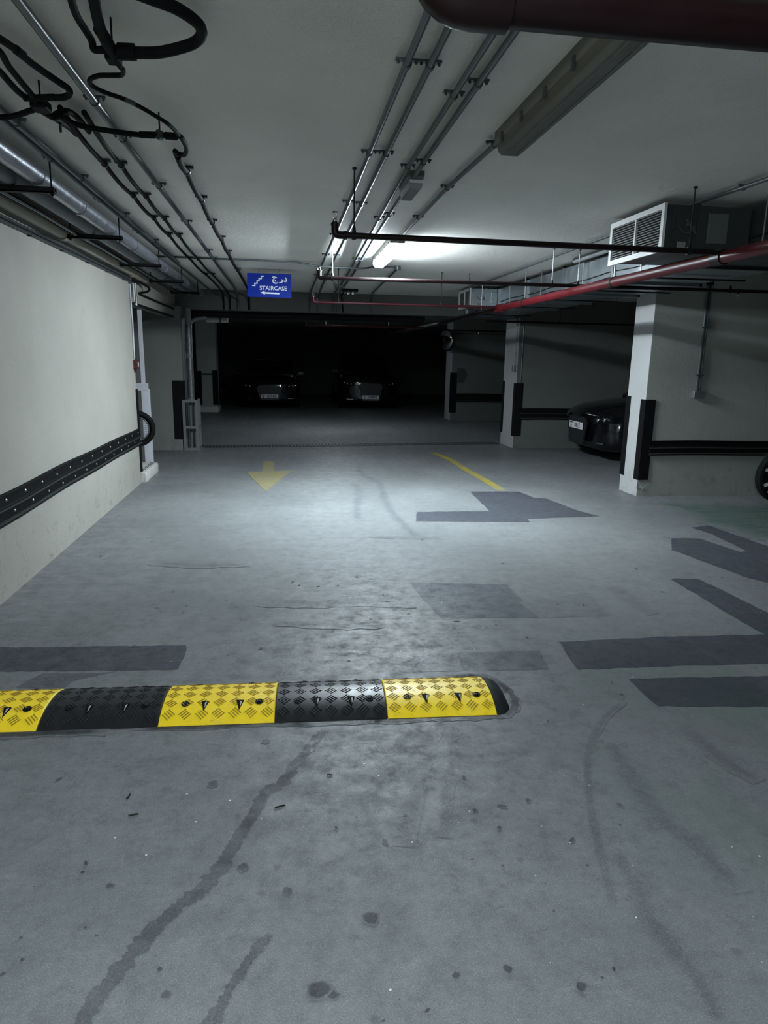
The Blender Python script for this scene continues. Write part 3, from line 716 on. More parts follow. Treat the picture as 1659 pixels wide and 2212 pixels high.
batten('added fluorescent batten, unseen behind the viewer, lighting the foreground', -0.60, -1.60, -0.30, M_LIT2, True, cap_mat=M_LIT2[2])
batten('weak fluorescent batten hidden behind the downstand beam', 0.95, 14.1, 15.4, M_LIT3, True, clips=False, cap_mat=M_LIT3[2])

# ------------------------------------------------------------------ ceiling conduits
SADDLE = {}
def saddles(t, pts, r, axis=Y_):
    key = (round(r, 4), tuple(axis))
    ax = Vector(axis); side = ax.cross(Z_).normalized()
    for p in pts:
        p = Vector(p)
        if key not in SADDLE:
            mb = MB(); mb.tube([-ax*0.010, ax*0.010], r+0.004, 12)
            mb.obox(Z_*(r+0.001), 0.010, 0.034+r*0.6, 0.004, ax, side, Z_)
            for s in (-1, 1): mb.tube([side*s*(0.026+r*0.5)+Z_*(r-0.012), side*s*(0.026+r*0.5)+Z_*(r+0.002)], 0.005, 6)
            o = mb.build('saddle_clip', M_GI, None, 30); SADDLE[key] = o.data
        else:
            o = bpy.data.objects.new('saddle_clip', SADDLE[key]); scene.collection.objects.link(o)
        o.parent = t; o.location = p-OFF[t.name]
def conduit(label, pts, r=0.0125, mat=None, clips=(), name='ceiling_conduit', cat='conduit', fil=0.06, cax=Y_, group='ceiling conduits', couplers=()):
    pts = [Vector(p) for p in pts]
    t = thing(name, label, cat, tuple(pts[0]), group)
    MB().tube(fillet(pts, fil), r, 10).build('tube', mat or M_GI, t, 40)
    saddles(t, clips, r, cax)
    for c in couplers:
        c = Vector(c); MB().tube([c-Vector(cax)*0.03, c+Vector(cax)*0.03], r+0.003, 10).build('coupler', mat or M_GI, t, 40)
    return t
zc = CEIL-0.033
def cl(x, ys, z=zc): return [(x, y, z) for y in ys]
YB = 11.975
conduit('leftmost of the grey conduits running along the ceiling centre', [(0.45, -3, zc), (0.42, 4.0, zc), (0.395, 7.5, zc), (0.37, 11.6, zc), (0.37, YB, 2.50), (0.37, YB, 2.29)], clips=cl(0.428, (2.66,))+cl(0.42, (3.76,))+cl(0.414, (4.92,))+cl(0.403, (6.2,))+cl(0.395, (7.4,))+cl(0.38, (9.2,)))
conduit('second grey conduit from the left on the ceiling centre', [(0.525, -3, zc), (0.505, 4.0, zc), (0.50, 7.5, zc), (0.51, 11.2, zc), (0.51, YB, 2.52), (0.51, YB, 2.29)], clips=cl(0.51, (2.66,))+cl(0.505, (3.76, 4.95))+cl(0.502, (6.2, 7.4))+cl(0.505, (9.2,)))
conduit('third grey conduit on the ceiling, running past the small emergency light', [(0.66, -3, zc), (0.655, 4.0, zc), (0.70, 6.4, zc), (0.75, 9.0, zc), (0.76, 11.5, zc), (0.76, YB, 2.48), (0.76, YB, 2.29)], clips=cl(0.658, (2.92,))+cl(0.656, (3.98,))+cl(0.684, (5.4,))+cl(0.725, (7.6,)))
conduit('fourth grey conduit, close beside the third, above the emergency light', [(0.72, -3, zc), (0.72, 3.9, zc), (0.75, 6.4, zc), (0.815, 9.0, zc), (0.83, 11.5, zc), (0.83, YB, 2.48), (0.83, YB, 2.29)], clips=cl(0.72, (2.79,))+cl(0.72, (3.87,))+cl(0.738, (5.25,))+cl(0.78, (7.6,)))
conduit('grey conduit linking the unlit batten to the lit batten', [(1.00, 3.40, zc), (0.965, 4.4, zc), (0.965, 6.31, zc)], clips=cl(0.995, (3.50,))+cl(0.966, (4.38,))+cl(0.96, (5.30,)))
cb = conduit('grey conduit from the round box to the downstand beam', [(1.27, 8.28, zc), (1.35, 11.4, zc), (1.40, YB, 2.47), (1.40, YB, 2.29)], clips=cl(1.31, (9.6,)))
jb = thing('junction_box', 'round steel conduit box on the ceiling beyond the lit batten', 'junction box', (1.27, 8.26, CEIL))
MB().lathe((1.27, 8.26, CEIL), -Z_, [(0.036, 0), (0.036, 0.040), (0.040, 0.040), (0.040, 0.046), (0.0, 0.046)], 16).build('box', M_GI, jb, 40)
conduit('grey conduit crossing the ceiling from the left services to the round box', [(-1.50, 8.06, 2.582), (-0.30, 8.08, 2.582), (0.15, 8.14, 2.582), (0.34, 8.16, 2.548), (0.88, 8.20, 2.548), (1.02, 8.24, 2.582), (1.25, 8.26, 2.582)], 0.011, cax=X_, clips=[(-0.75, 8.07, 2.582)], fil=0.12)
conduit('grey conduit along the ceiling above the air duct at the right', [(2.70, -2, zc), (2.655, 3.8, zc), (2.62, 4.4, zc), (2.62, 10.5, zc)], clips=cl(2.65, (4.0,)))
zl = 2.565
conduit('thick grey conduit on the left ceiling passing under the black hoses', [(-0.77, -1, zl), (-0.775, 6.7, zl), (-0.785, 8.4, zl), (-0.80, 11.3, zl), (-0.80, YB, 2.45), (-0.80, YB, 2.29)], 0.0165, clips=[(-0.772, y, zl) for y in (3.25, 3.75, 4.7, 5.9, 7.4)])
conduit('right one of the paired grey conduits on the left ceiling', [(-1.20, -1, zl), (-1.20, 7.9, zl), (-1.21, 8.4, zl)], 0.016, clips=[(-1.20, y, zl) for y in (3.6, 4.6, 5.7, 6.9)])
conduit('left one of the paired grey conduits on the left ceiling', [(-1.245, -1, zl), (-1.245, 8.1, zl), (-1.24, 11.0, 2.575), (-1.12, 11.9, 2.50)], 0.013, clips=[(-1.245, y, zl) for y in (3.2, 4.2, 5.2, 6.4)])

# black refrigerant lines running down the left ceiling, sagging between clips
def sagline(label, pts, r, end):
    P = [Vector(p) for p in pts]; path = []
    for i in range(len(P)-1):
        for k in range(6):
            t = k/6; q = P[i].lerp(P[i+1], t); q.z -= 0.016*math.sin(PI*t); path.append(q)
    path.append(P[-1]); path += [Vector(e) for e in end]
    t = thing('black_pipe', label, 'pipe', tuple(P[0]), 'black insulated pipes')
    MB().tube(smooth_path(path, 2), r, 9).build('tube', M_HOSE, t, 60)
    for p in P[1:]:
        MB().tube([p-Y_*0.014, p+Y_*0.014], r+0.006, 10).obox(p+Z_*(r+0.004), 0.012, r*1.7+0.012, 0.006, Y_, X_, Z_).build('pipe_clip', M_CLIP, t, 40)
    return t
sagline('left one of the two black pipes side by side on the left ceiling', [(-0.93, 3.32, 2.555), (-0.985, 4.27, 2.572), (-0.995, 5.04, 2.572), (-1.005, 5.81, 2.572), (-1.015, 6.57, 2.572), (-1.04, 8.07, 2.572), (-1.04, 9.6, 2.572)], 0.0125, [(-1.03, 11.2, 2.56), (-1.03, 11.90, 2.50), (-1.03, 11.96, 2.29)])
sagline('right one of the two black pipes side by side on the left ceiling', [(-0.845, 3.36, 2.555), (-0.90, 4.28, 2.572), (-0.914, 5.04, 2.572), (-0.924, 5.81, 2.572), (-0.932, 6.58, 2.572), (-0.953, 8.08, 2.572), (-0.955, 9.6, 2.572)], 0.0125, [(-0.95, 11.2, 2.56), (-0.93, 11.90, 2.50), (-0.93, 11.96, 2.29)])
sagline('single black pipe dropping from the hose elbow, nearest the sign', [(-0.545, 3.93, 2.545), (-0.556, 4.33, 2.572), (-0.561, 5.07, 2.572), (-0.575, 5.88, 2.572), (-0.577, 6.65, 2.572), (-0.588, 7.52, 2.572), (-0.595, 9.0, 2.572)], 0.0165, [(-0.60, 11.2, 2.56), (-0.62, 11.90, 2.48), (-0.62, 11.96, 2.29)])

# black hoses and manifolds in the top left corner
def hose(label, pts, r, sub=8, name='black_hose'):
    t = thing(name, label, 'hose', tuple(pts[0]), 'black hoses')
    MB().tube(smooth_path(pts, sub), r, 12).build('tube', M_HOSE, t, 60)
    return t
def sleeve(t, a, b, r, name='sleeve', mat=None):
    MB().tube([a, b], r, 12).build(name, mat or M_HOSE, t, 40)
hA = hose('thick black hose looping round in the top left corner', [(-0.548, 2.548, 2.500), (-0.516, 2.556, 2.500), (-0.461, 2.553, 2.500), (-0.398, 2.564, 2.510), (-0.329, 2.543, 2.520), (-0.283, 2.523, 2.530), (-0.256, 2.478, 2.535), (-0.254, 2.428, 2.540), (-0.276, 2.373, 2.540), (-0.317, 2.332, 2.545), (-0.370, 2.308, 2.550), (-0.436, 2.261, 2.550), (-0.528, 2.193, 2.550)], 0.0175)
sleeve(hA, (-0.524, 2.554, 2.500), (-0.472, 2.551, 2.500), 0.0245)
hB = hose('straight thick black hose coming down from the top edge', [(-0.510, 2.192, 2.540), (-0.529, 2.296, 2.530), (-0.545, 2.399, 2.520), (-0.549, 2.475, 2.505), (-0.545, 2.534, 2.500), (-0.543, 2.597, 2.495)], 0.0165)
sleeve(hB, (-0.552, 2.439, 2.515), (-0.544, 2.521, 2.503), 0.019)
hC = hose('thinner bent black hose left of the straight thick one', [(-0.582, 2.250, 2.550), (-0.602, 2.343, 2.545), (-0.612, 2.430, 2.540), (-0.606, 2.498, 2.530), (-0.601, 2.542, 2.520), (-0.601, 2.564, 2.505), (-0.572, 2.552, 2.500)], 0.0115)
mf = thing('hose_manifold', 'black valve block where the top left hoses meet', 'valve', (-0.550, 2.597, 2.500))
c = Vector((-0.550, 2.597, 2.500))
MB().obox(c, 0.022, 0.03, 0.018, X_, Y_, Z_).build('block', M_HOSE, mf, bevel=0.004)
MB().tube([(-0.577, 2.550, 2.500), (-0.516, 2.556, 2.500)], 0.012, 10).build('cross_tube', M_HOSE, mf, 40)
MB().tube([(c.x+0.005, c.y-0.03, 2.50), (c.x+0.005, c.y-0.03, CEIL)], 0.0035, 6).build('hanger_rod', M_STEELB, mf, 40)
MB().tube([(-0.569, 2.598, 2.495), (-0.520, 2.600, 2.495)], 0.006, 8).build('clamp_screw', M_STEELB, mf, 40)
hD = hose('thin black hose curving from the valve block to the pipe elbow', [(-0.545, 2.604, 2.495), (-0.543, 2.646, 2.490), (-0.538, 2.679, 2.490), (-0.557, 2.736, 2.495), (-0.596, 2.762, 2.500), (-0.649, 2.804, 2.510), (-0.695, 2.875, 2.520), (-0.707, 2.944, 2.525), (-0.682, 3.023, 2.530), (-0.620, 3.090, 2.530), (-0.566, 3.167, 2.525), (-0.523, 3.226, 2.515), (-0.492, 3.285, 2.510), (-0.475, 3.375, 2.510), (-0.470, 3.445, 2.510)], 0.0085)
sleeve(hD, (-0.623, 3.085, 2.530), (-0.593, 3.124, 2.528), 0.0095, 'tape', M_GI)
hE = hose('black hose from the far left valve block across to the pipe elbow', [(-0.928, 3.321, 2.525), (-0.902, 3.393, 2.520), (-0.849, 3.421, 2.515), (-0.757, 3.437, 2.510), (-0.645, 3.467, 2.510), (-0.543, 3.453, 2.510), (-0.471, 3.452, 2.510), (-0.463, 3.550, 2.515), (-0.469, 3.687, 2.520), (-0.499, 3.826, 2.530), (-0.532, 3.855, 2.540), (-0.543, 3.828, 2.545), (-0.551, 3.905, 2.548), (-0.549, 4.015, 2.550)], 0.0115)
sleeve(hE, (-0.641, 3.466, 2.510), (-0.574, 3.459, 2.510), 0.0145)
sleeve(hE, (-0.532, 3.457, 2.510), (-0.476, 3.460, 2.510), 0.0155)
sleeve(hE, (-0.559, 3.443, 2.510), (-0.549, 3.461, 2.510), 0.0205, 'clamp', M_GI)
p = Vector((-0.552, 3.448, 2.510)); MB().tube([p, (p.x, p.y, CEIL)], 0.004, 6).build('hanger_rod', M_STEELB, hE, 40)
m2 = thing('hose_manifold', 'black valve block at the far left below the smaller hose loop', 'valve', (-0.957, 3.159, 2.510))
c = Vector((-0.957, 3.159, 2.510))
MB().obox(c, 0.03, 0.04, 0.018, X_, Y_, Z_).build('block', M_HOSE, m2, bevel=0.004)
MB().tube([(-0.998, 3.101, 2.515), (-0.876, 3.068, 2.515)], 0.012, 10).build('cross_tube', M_HOSE, m2, 40)
MB().tube([(-0.978, 3.168, 2.505), (-0.951, 3.271, 2.505), (-0.909, 3.252, 2.505)], 0.014, 10).build('lower_tube', M_HOSE, m2, 40)
MB().tube([(c.x, c.y, c.z), (c.x, c.y, CEIL)], 0.004, 6).build('hanger_rod', M_STEELB, m2, 40)
MB().tube([(-0.938, 3.333, 2.500), (-0.951, 3.378, 2.480)], 0.006, 6).build('drain_tap', M_STEELB, m2, 40)
hF = hose('smaller black hose loop above the far left valve block', [(-0.926, 3.087, 2.515), (-0.889, 3.075, 2.515), (-0.845, 3.077, 2.520), (-0.817, 3.053, 2.525), (-0.809, 3.014, 2.530), (-0.830, 2.960, 2.535), (-0.859, 2.878, 2.540), (-0.876, 2.794, 2.540), (-0.883, 2.721, 2.540), (-0.906, 2.635, 2.540), (-0.947, 2.534, 2.540)], 0.0120)
sleeve(hF, (-0.885, 2.710, 2.540), (-0.878, 2.756, 2.540), 0.0150)
hG = hose('black hose running up left from the far left valve block', [(-0.961, 3.149, 2.510), (-0.960, 3.060, 2.520), (-0.961, 2.944, 2.530), (-0.958, 2.842, 2.535), (-0.946, 2.739, 2.540), (-0.960, 2.631, 2.540)], 0.0115)
hH = hose('lower black hose entering from the left edge', [(-0.986, 3.104, 2.515), (-1.000, 3.058, 2.520), (-1.004, 2.982, 2.525), (-1.004, 2.889, 2.530), (-1.010, 2.718, 2.530)], 0.0115)
hI = hose('black hose leaving level to the left edge below the valve block', [(-0.974, 3.178, 2.505), (-1.029, 3.226, 2.505), (-1.081, 3.274, 2.505), (-1.141, 3.314, 2.505), (-1.231, 3.337, 2.505)], 0.0115)
hose('short black pipe bend from the valve block to the left pipe', [(-0.952, 3.277, 2.510), (-0.959, 3.397, 2.525), (-0.961, 3.552, 2.545), (-0.968, 3.682, 2.555)], 0.0125)
hose('short black pipe bend from the valve block to the right pipe', [(-0.942, 3.280, 2.515), (-0.900, 3.275, 2.530), (-0.889, 3.355, 2.545), (-0.892, 3.484, 2.555), (-0.897, 3.627, 2.555)], 0.0125)

# ------------------------------------------------------------------ left-hand pipe trapezes, lagged pipes, wall tray
for k, (y, lab) in enumerate(((2.72, 'pipe trapeze nearest the viewer, outside the left edge'), (4.31, 'black pipe trapeze cut by the left edge of view'), (5.90, 'second black pipe trapeze along the cream wall'), (7.59, 'third black pipe trapeze near the end of the cream wall'), (9.12, 'black pipe trapeze above the lobby doorway'), (10.7, 'farthest black pipe trapeze in the dark left corner'))):
    t = thing('pipe_trapeze', lab, 'pipe support', (-1.47, y, CEIL), 'pipe trapezes')
    mb = MB(); mb.box(-1.67, -1.265, y-0.02, y+0.02, 2.415, 2.422); mb.box(-1.67, -1.265, y-0.02, y-0.016, 2.415, 2.447); mb.box(-1.67, -1.265, y+0.016, y+0.02, 2.415, 2.447)
    mb.build('channel', M_STEELB, t)
    for x in (-1.65, -1.285):
        r_ = MB().tube([(x, y, 2.40), (x, y, CEIL)], 0.005, 8).build('rod', M_STEELB, t, 40)
        MB().lathe((x, y, CEIL-0.012), Z_, [(0.013, 0), (0.013, 0.012)], 8).build('anchor', M_STEELB, r_)
        MB().lathe((x, y, 2.404), Z_, [(0.010, 0), (0.010, 0.010)], 6).build('nut', M_STEELB, r_)
lp = thing('lagged_pipe', 'silver foil lagged pipe riding on the trapezes', 'pipe', (-1.345, -1, 2.5), 'lagged pipes')
path = [(-1.355, y, 2.501+0.002*math.sin(y*3)) for y in [i*0.3-1 for i in range(0, 43)]]
MB().tube(path, 0.050, 16).build('lagging', M_LAG, lp, 50)
for y in (3.4, 5.1, 6.7, 8.3, 9.9): MB().tube([(-1.355, y-0.02, 2.497), (-1.355, y+0.02, 2.497)], 0.0525, 16).build('foil_band', M_LAG, lp, 50)
lp = thing('lagged_pipe', 'dull grey lagged pipe beside the silver one', 'pipe', (-1.5, -1, 2.49), 'lagged pipes')
MB().tube([(-1.50, -1, 2.490), (-1.50, 11.4, 2.490)], 0.042, 14).build('lagging', M_LAGGREY, lp, 50)
lp = thing('cable_run', 'thin cable bundle on the trapezes next to the wall', 'cable', (-1.60, -1, 2.46))
for k, (dx, dz) in enumerate(((0, 0), (0.022, 0.004), (0.010, 0.020))):
    MB().tube([(-1.615+dx, -1+i*0.4, 2.436+dz+0.004*math.sin(i*1.7+k)) for i in range(31)], 0.009, 7).build('cable', [M_HOSE, M_GI, M_HOSE][k], lp, 50)
lp = thing('waste_pipe', 'beige plastic pipe hung under the wall tray line', 'pipe', (-1.72, -1, 2.45))
MB().tube([(-1.735, -1, 2.500), (-1.735, 8.3, 2.470), (-1.735, 9.2, 2.455)], 0.055, 16).build('tube', M_PVC, lp, 50)
for y in (3.2, 6.0, 8.5): MB().tube([(-1.735, y-0.04, 2.487-0.0035*y+0.005), (-1.735, y+0.04, 2.487-0.0035*y+0.005)], 0.060, 16).build('socket', M_PVC, lp, 50)
wc = thing('wall_conduit_pair', 'pair of grey conduits clipped along the top of the cream wall', 'conduit', (WLX, -1, 2.40))
for z in (2.400, 2.372):
    MB().tube(fillet([(WLX+0.015, -1, z), (WLX+0.015, 8.60, z-0.002), (WLX+0.012, 8.69, z-0.08), (WLX+0.012, 8.69, 2.20)], 0.05), 0.011, 9).build('tube', M_GI, wc, 40)
for k in range(7): MB().box(WLX, WLX+0.03, 4.0+k*0.72, 4.025+k*0.72, 2.352, 2.362).build('clip', M_GI, wc)
# vertical conduits at the wall end, call point
vc = thing('wall_conduit', 'thin vertical conduits running down the end of the cream wall', 'conduit', (WLX, 8.64, 1.5))
MB().tube([(WLX+0.010, 8.655, 2.36), (WLX+0.010, 8.655, 1.50)], 0.009, 8).build('tube', M_GI, vc, 40)
MB().tube([(WLX+0.010, 8.625, 2.36), (WLX+0.010, 8.625, 2.0), (WLX+0.010, 8.645, 1.95), (WLX+0.010, 8.632, 1.50)], 0.009, 8).build('tube', M_WHITEM, vc, 40)
MB().tube([(WLX+0.012, 8.80, 2.36), (WLX+0.012, 8.80, 2.17)], 0.009, 8).build('stub_tube', M_WHITEM, vc, 40)
MB().tube([(WLX+0.014, 8.92, 2.38), (WLX+0.014, 8.92, 2.12)], 0.011, 8).build('stub_tube', M_BRASS, vc, 40)
cp = thing('fire_call_point', 'small red fire call point on the end of the cream wall', 'call point', (WLX, 8.64, 1.43))
MB().box(WLX, WLX+0.05, 8.595, 8.675, 1.38, 1.48).build('box', simple('red_plastic', (0.055, 0.006, 0.010), 0.45), cp, bevel=0.004)
MB().box(WLX+0.05, WLX+0.053, 8.615, 8.655, 1.405, 1.455).build('glass_panel', M_WHITEM, cp)
MB().box(WLX+0.006, WLX+0.03, 8.61, 8.64, 1.345, 1.385).build('test_tab', M_RED, cp)
# flexible black conduit over the doorway
fx = thing('flexible_conduit', 'black flexible conduit curling above the lobby doorway', 'conduit', (-1.79, 9.1, 2.36))
MB().tube(smooth_path([(-1.79, 8.75, 2.385), (-1.77, 9.0, 2.395), (-1.73, 9.25, 2.38), (-1.71, 9.32, 2.345), (-1.74, 9.25, 2.305), (-1.78, 9.1, 2.28), (-1.795, 9.3, 2.27), (-1.795, 10.3, 2.265), (-1.795, 11.9, 2.262)]), 0.014, 10).build('tube', M_HOSE, fx, 60)
# door head strip
MB().box(WLX-0.02, WLX+0.012, 8.70, 12.0, 2.125, 2.150).build('door_head', M_STEELB, wall_left)

# white steel gate post on the concrete step, grey half panel, black ring
kb = thing('concrete_step', 'low concrete step at the lobby doorway', 'step', (-1.9, 9.2, 0))
rings = []
for k, y in enumerate((8.70, 8.72, 9.0, 9.3, 9.50, 9.52)):
    j = (0.004*math.sin(k*2.1)); e = 0.008 if k in (0, 5) else 0
    rings.append([(-2.60, y, 0), (-1.762+j, y, 0), (-1.757+j-e, y, 0.10), (-1.768+j-e, y, 0.125-e), (-1.80, y, 0.13-e), (-2.60, y, 0.13-e)])
MB().loft(rings).build('block', M_KERB, kb, 30)
for x in (-1.81, -1.835): MB().box(x-0.004, x+0.004, 8.72, 9.5, 0.1295, 0.133).build('nosing_groove', M_STEELB, kb)
gp = thing('gate_post', 'white steel post with bolted plate standing on the step', 'post', (-1.89, 9.6, 0.0))
MB().box(-1.935, -1.835, 9.56, 9.64, 0, 1.10).build('lower_post', M_WHITEM, gp, bevel=0.003)
MB().box(-2.20, -1.837, 9.548, 9.560, 1.08, 1.175).build('plate', M_WHITEM, gp)
for a, b in ((-1.888, 1.155), (-1.915, 1.130), (-1.868, 1.132), (-1.892, 1.100)): MB().lathe((a, 9.549, b), -Y_, [(0.006, 0), (0.006, 0.003)], 8).build('bolt_hole', M_INK, gp)
MB().box(-1.925, -1.882, 9.56, 9.62, 1.10, 2.125).build('upper_post', M_WHITEM, gp)
hp = thing('half_panel', 'brown grey half-height panel behind the white post', 'panel', (-2.5, 10.2, 0))
MB().box(-3.4, -2.0, 10.1, 10.16, 0, 1.47).build('board', M_PANEL, hp)
MB().box(-3.4, -2.0, 10.09, 10.17, 1.47, 1.50).build('top_edge', M_PANEL, hp)
rg = thing('black_ring', 'black rubber ring jutting out behind the cream wall end', 'tyre', (-2.0, 9.35, 0.13))
cc = Vector((-1.965, 9.30, 0.60)); nrm = Vector((0.25, -1.0, 0)).normalized(); side = nrm.cross(Z_).normalized()
def ringmesh(R1, r, n=36, m_=10, flat=1.0):
    mb = MB(); rings = []
    for i in range(n):
        a = 2*PI*i/n; dd = side*math.cos(a)+Z_*math.sin(a)
        rings.append([cc+dd*(R1+r*math.cos(2*PI*k/m_))+nrm*(r*flat*math.sin(2*PI*k/m_)) for k in range(m_)])
    rings.append(rings[0]); mb.loft(rings, cap=False); return mb
ringmesh(0.200, 0.036).build('outer_ring', M_BLACK, rg, 60)
ringmesh(0.155, 0.010).build('inner_rim', M_GI, rg, 60)
for k in range(12):
    z = cc.z-0.14+k*0.0255; hw = math.sqrt(max(0.0004, 0.155**2-(z-cc.z)**2))
    MB().tube([cc-side*hw+Z_*(z-cc.z), cc+side*hw+Z_*(z-cc.z)], 0.0025, 5).build('wire', M_WIRE, rg)
MB().tube([cc-Z_*0.236, cc-Z_*0.47], 0.016, 8).build('stand', M_BLACK, rg, 40)

# ------------------------------------------------------------------ downpipe with steel cage at the wall stub
dp = thing('lagged_downpipe', 'dark downpipe with torn foil lagging beside the wall stub', 'pipe', (-1.60, 11.85, 0))
MB().tube([(-1.60, 11.86, 0), (-1.60, 11.86, 2.28)], 0.052, 14).build('pipe', M_LAGGREY, dp, 50)
for a, b, r in ((1.58, 1.72, 0.0), (1.74, 2.02, 0), (1.20, 1.50, 0), (0.86, 1.18, 0)):
    MB().tube([(-1.598, 11.855, a), (-1.602, 11.855, (a+b)/2), (-1.598, 11.855, b)], 0.058, 14).build('foil_sleeve', simple('torn_foil', (0.13, 0.135, 0.14), 0.4, 0.5, 0.6, 25, bumps=0.8, bscale=40), dp, 50)
MB().tube(smooth_path([(-1.60, 11.86, 1.95), (-1.56, 11.86, 2.06), (-1.46, 11.86, 2.12), (-1.30, 11.86, 2.14)]), 0.03, 10).build('branch_bend', M_LAGGREY, dp, 50)
cg = thing('pipe_cage', 'grey angle-iron cage protecting the foot of the downpipe', 'cage', (-1.60, 11.8, 0))
x0_, x1_, y0_, y1_ = -1.725, -1.475, 11.66, 12.0
for x in (x0_, x1_-0.045):
    for y in (y0_, y1_-0.02): MB().box(x, x+0.045, y, y+0.02, 0, 0.83).build('upright', simple('grey_cage_paint', (0.14, 0.145, 0.14), 0.5), cg)
for z in (0.0, 0.36, 0.79):
    MB().box(x0_+0.045, x1_-0.045, y0_, y0_+0.012, z, z+0.045).build('rail', simple('grey_cage_paint', (0.14, 0.145, 0.14), 0.5), cg)
    MB().box(x1_-0.012, x1_, y0_+0.02, y1_-0.02, z, z+0.045).build('rail', simple('grey_cage_paint', (0.14, 0.145, 0.14), 0.5), cg)
MB().box(x1_-0.05, x1_+0.03, y0_-0.01, y1_, 0, 0.012).build('foot_plate', simple('grey_cage_paint', (0.14, 0.145, 0.14), 0.5), cg)
pbx = thing('waste_pipe', 'short pale pipe under the beam beside the downpipe', 'pipe', (-1.4, 12.3, 2.2))
MB().tube([(-1.42, 12.9, 2.17), (-1.05, 12.9, 2.17)], 0.055, 14).build('pipe', M_WHITEG, pbx, 50)
MB().tube([(-1.20, 12.9, 2.17), (-1.16, 12.9, 2.17)], 0.062, 14).build('socket', M_GI, pbx, 50)
MB().tube([(-1.24, 12.9, 2.2), (-1.24, 12.9, 2.6)], 0.006, 6).build('rod', M_ROD, pbx)

# ------------------------------------------------------------------ sprinkler pipes
def sprinkler(t, x, y, z0, z1, r, mat, up=True):
    """upright head on a riser from z0; z1 is the deflector height"""
    s = 1 if up else -1
    h = MB().tube([(x, y, z0), (x, y, z1-s*0.055)], r, 10).build('riser', mat, t, 40)
    MB().lathe((x, y, z1-s*0.055), Z_*s, [(0.013, 0), (0.013, 0.012), (0.007, 0.016), (0.005, 0.02)], 10).build('head_body', M_BRASS, t, 40)
    mb = MB()
    for k in (-1, 1): mb.tube([(x+k*0.006, y, z1-s*0.040), (x+k*0.014, y, z1-s*0.022), (x+k*0.004, y, z1-s*0.004)], 0.0022, 6)
    mb.build('head_frame', M_BRASS, t, 40)
    MB().lathe((x, y, z1-s*0.004), Z_*s, [(0.017, 0), (0.017, 0.003), (0.005, 0.005)], 12).build('deflector', M_STEELB, t, 40)
def hanger(t, x, y, z, r, top=CEIL, mat=None):
    rod = MB().tube([(x, y, z+r), (x, y, top)], 0.0045, 6).build('hanger_rod', mat or M_STEELB, t, 40)
    MB().lathe((x, y, top-0.01), Z_, [(0.012, 0), (0.012, 0.01)], 8).build('anchor', M_STEELB, rod)
    MB().tube([(x-0.012, y, z), (x+0.012, y, z)], r+0.005, 12).build('pipe_ring', M_STEELB, t, 40)
    MB().lathe((x, y, z+r), Z_, [(0.012, 0), (0.009, 0.03)], 8).build('swivel', M_STEELB, rod)
def branch(label, y, z, xl, xr, r, mat, headz, hx, rods, rodmat=None, dz=0.0):
    t = thing('sprinkler_pipe', label, 'pipe', (xl, y, z), 'fire sprinkler pipes')
    MB().tube(fillet([(xl, y, z+r*3.2), (xl, y, z), (xl+r*3.2, y, z)], r*2.0, 6), r*1.22, 12).build('elbow', mat, t, 50)
    MB().tube([(xl+r*2, y, z), (xr, y, z+dz)], r, 12).build('pipe', mat, t, 50)
    for c in ((xl+r*3.4,) if r < 0.03 else ()): MB().tube([(c-0.01, y, z), (c+0.01, y, z)], r*1.38, 12).build('coupling', mat, t, 40)
    MB().tube([(xl, y, z+r*3.0), (xl, y, z+r*3.6)], r*1.38, 12).build('coupling', mat, t, 40)
    if headz: sprinkler(t, xl, y, z+r*2.5, headz, r*0.9, mat)
    for x in rods: hanger(t, x, y, z+dz*(x-xl)/(xr-xl), r, mat=rodmat)
    return t
branch('thick dark red pipe crossing the top right corner overhead', 1.45, 2.228, 0.285, 2.612, 0.044, M_REDD, None, 0, (2.2,))
branch('dark sprinkler pipe crossing in front of the lit batten and the near grille', 4.17, 2.240, 0.275, 2.612, 0.0175, M_REDD, 2.365, 0, (0.384, 2.45), dz=-0.008)
b2 = branch('second dark sprinkler pipe crossing below the lit batten to the right wall', 6.62, 2.264, 0.292, 6.6, 0.0175, M_REDD, 2.366, 0, (0.413, 2.52, 2.78, 4.38), rodmat=M_ROD, dz=0.014)
sprinkler(b2, 4.47, 6.62, 2.27, 2.185, 0.012, M_REDD, up=False)
branch('thin dull red sprinkler pipe in front of the downstand beam', 8.73, 2.206, 0.315, 2.612, 0.0165, simple('faded_red_pipe_paint', (0.026, 0.0035, 0.006), 0.5, 0, 0.2, 10, spec=0.15), 2.315, 0, (0.36, 0.62, 1.9, 2.25))
b4 = branch('sprinkler pipe glinting below the downstand beam', 13.3, 2.126, 0.33, 2.584, 0.0165, M_RED, 2.20, 0, (0.5, 1.9), rodmat=M_ROD)
sprinkler(b4, 0.71, 13.3, 2.12, 2.225, 0.014, M_WHITEG)
mn = thing('red_fire_main', 'bright red fire main running along the ceiling at right', 'pipe', (2.66, -2, 2.20))
MB().tube([(2.66, -2, 2.205), (2.66, 8.75, 2.195)], 0.039, 16).build('pipe', M_RED, mn, 50)
for y in (1.45, 4.17, 8.73): MB().tube([(2.66, y-0.05, 2.20), (2.66, y+0.05, 2.20)], 0.046, 16).build('grooved_coupling', M_REDD, mn, 50)
MB().tube(fillet([(2.66, 8.7, 2.195), (2.66, 9.1, 2.195), (2.62, 12.0, 2.16), (2.62, 20.0, 2.15)], 0.2), 0.036, 14).build('far_pipe', M_REDD, mn, 50)
MB().tube([(2.66, 8.62, 2.195), (2.66, 8.84, 2.195)], 0.052, 16).build('flange', M_RED, mn, 50)
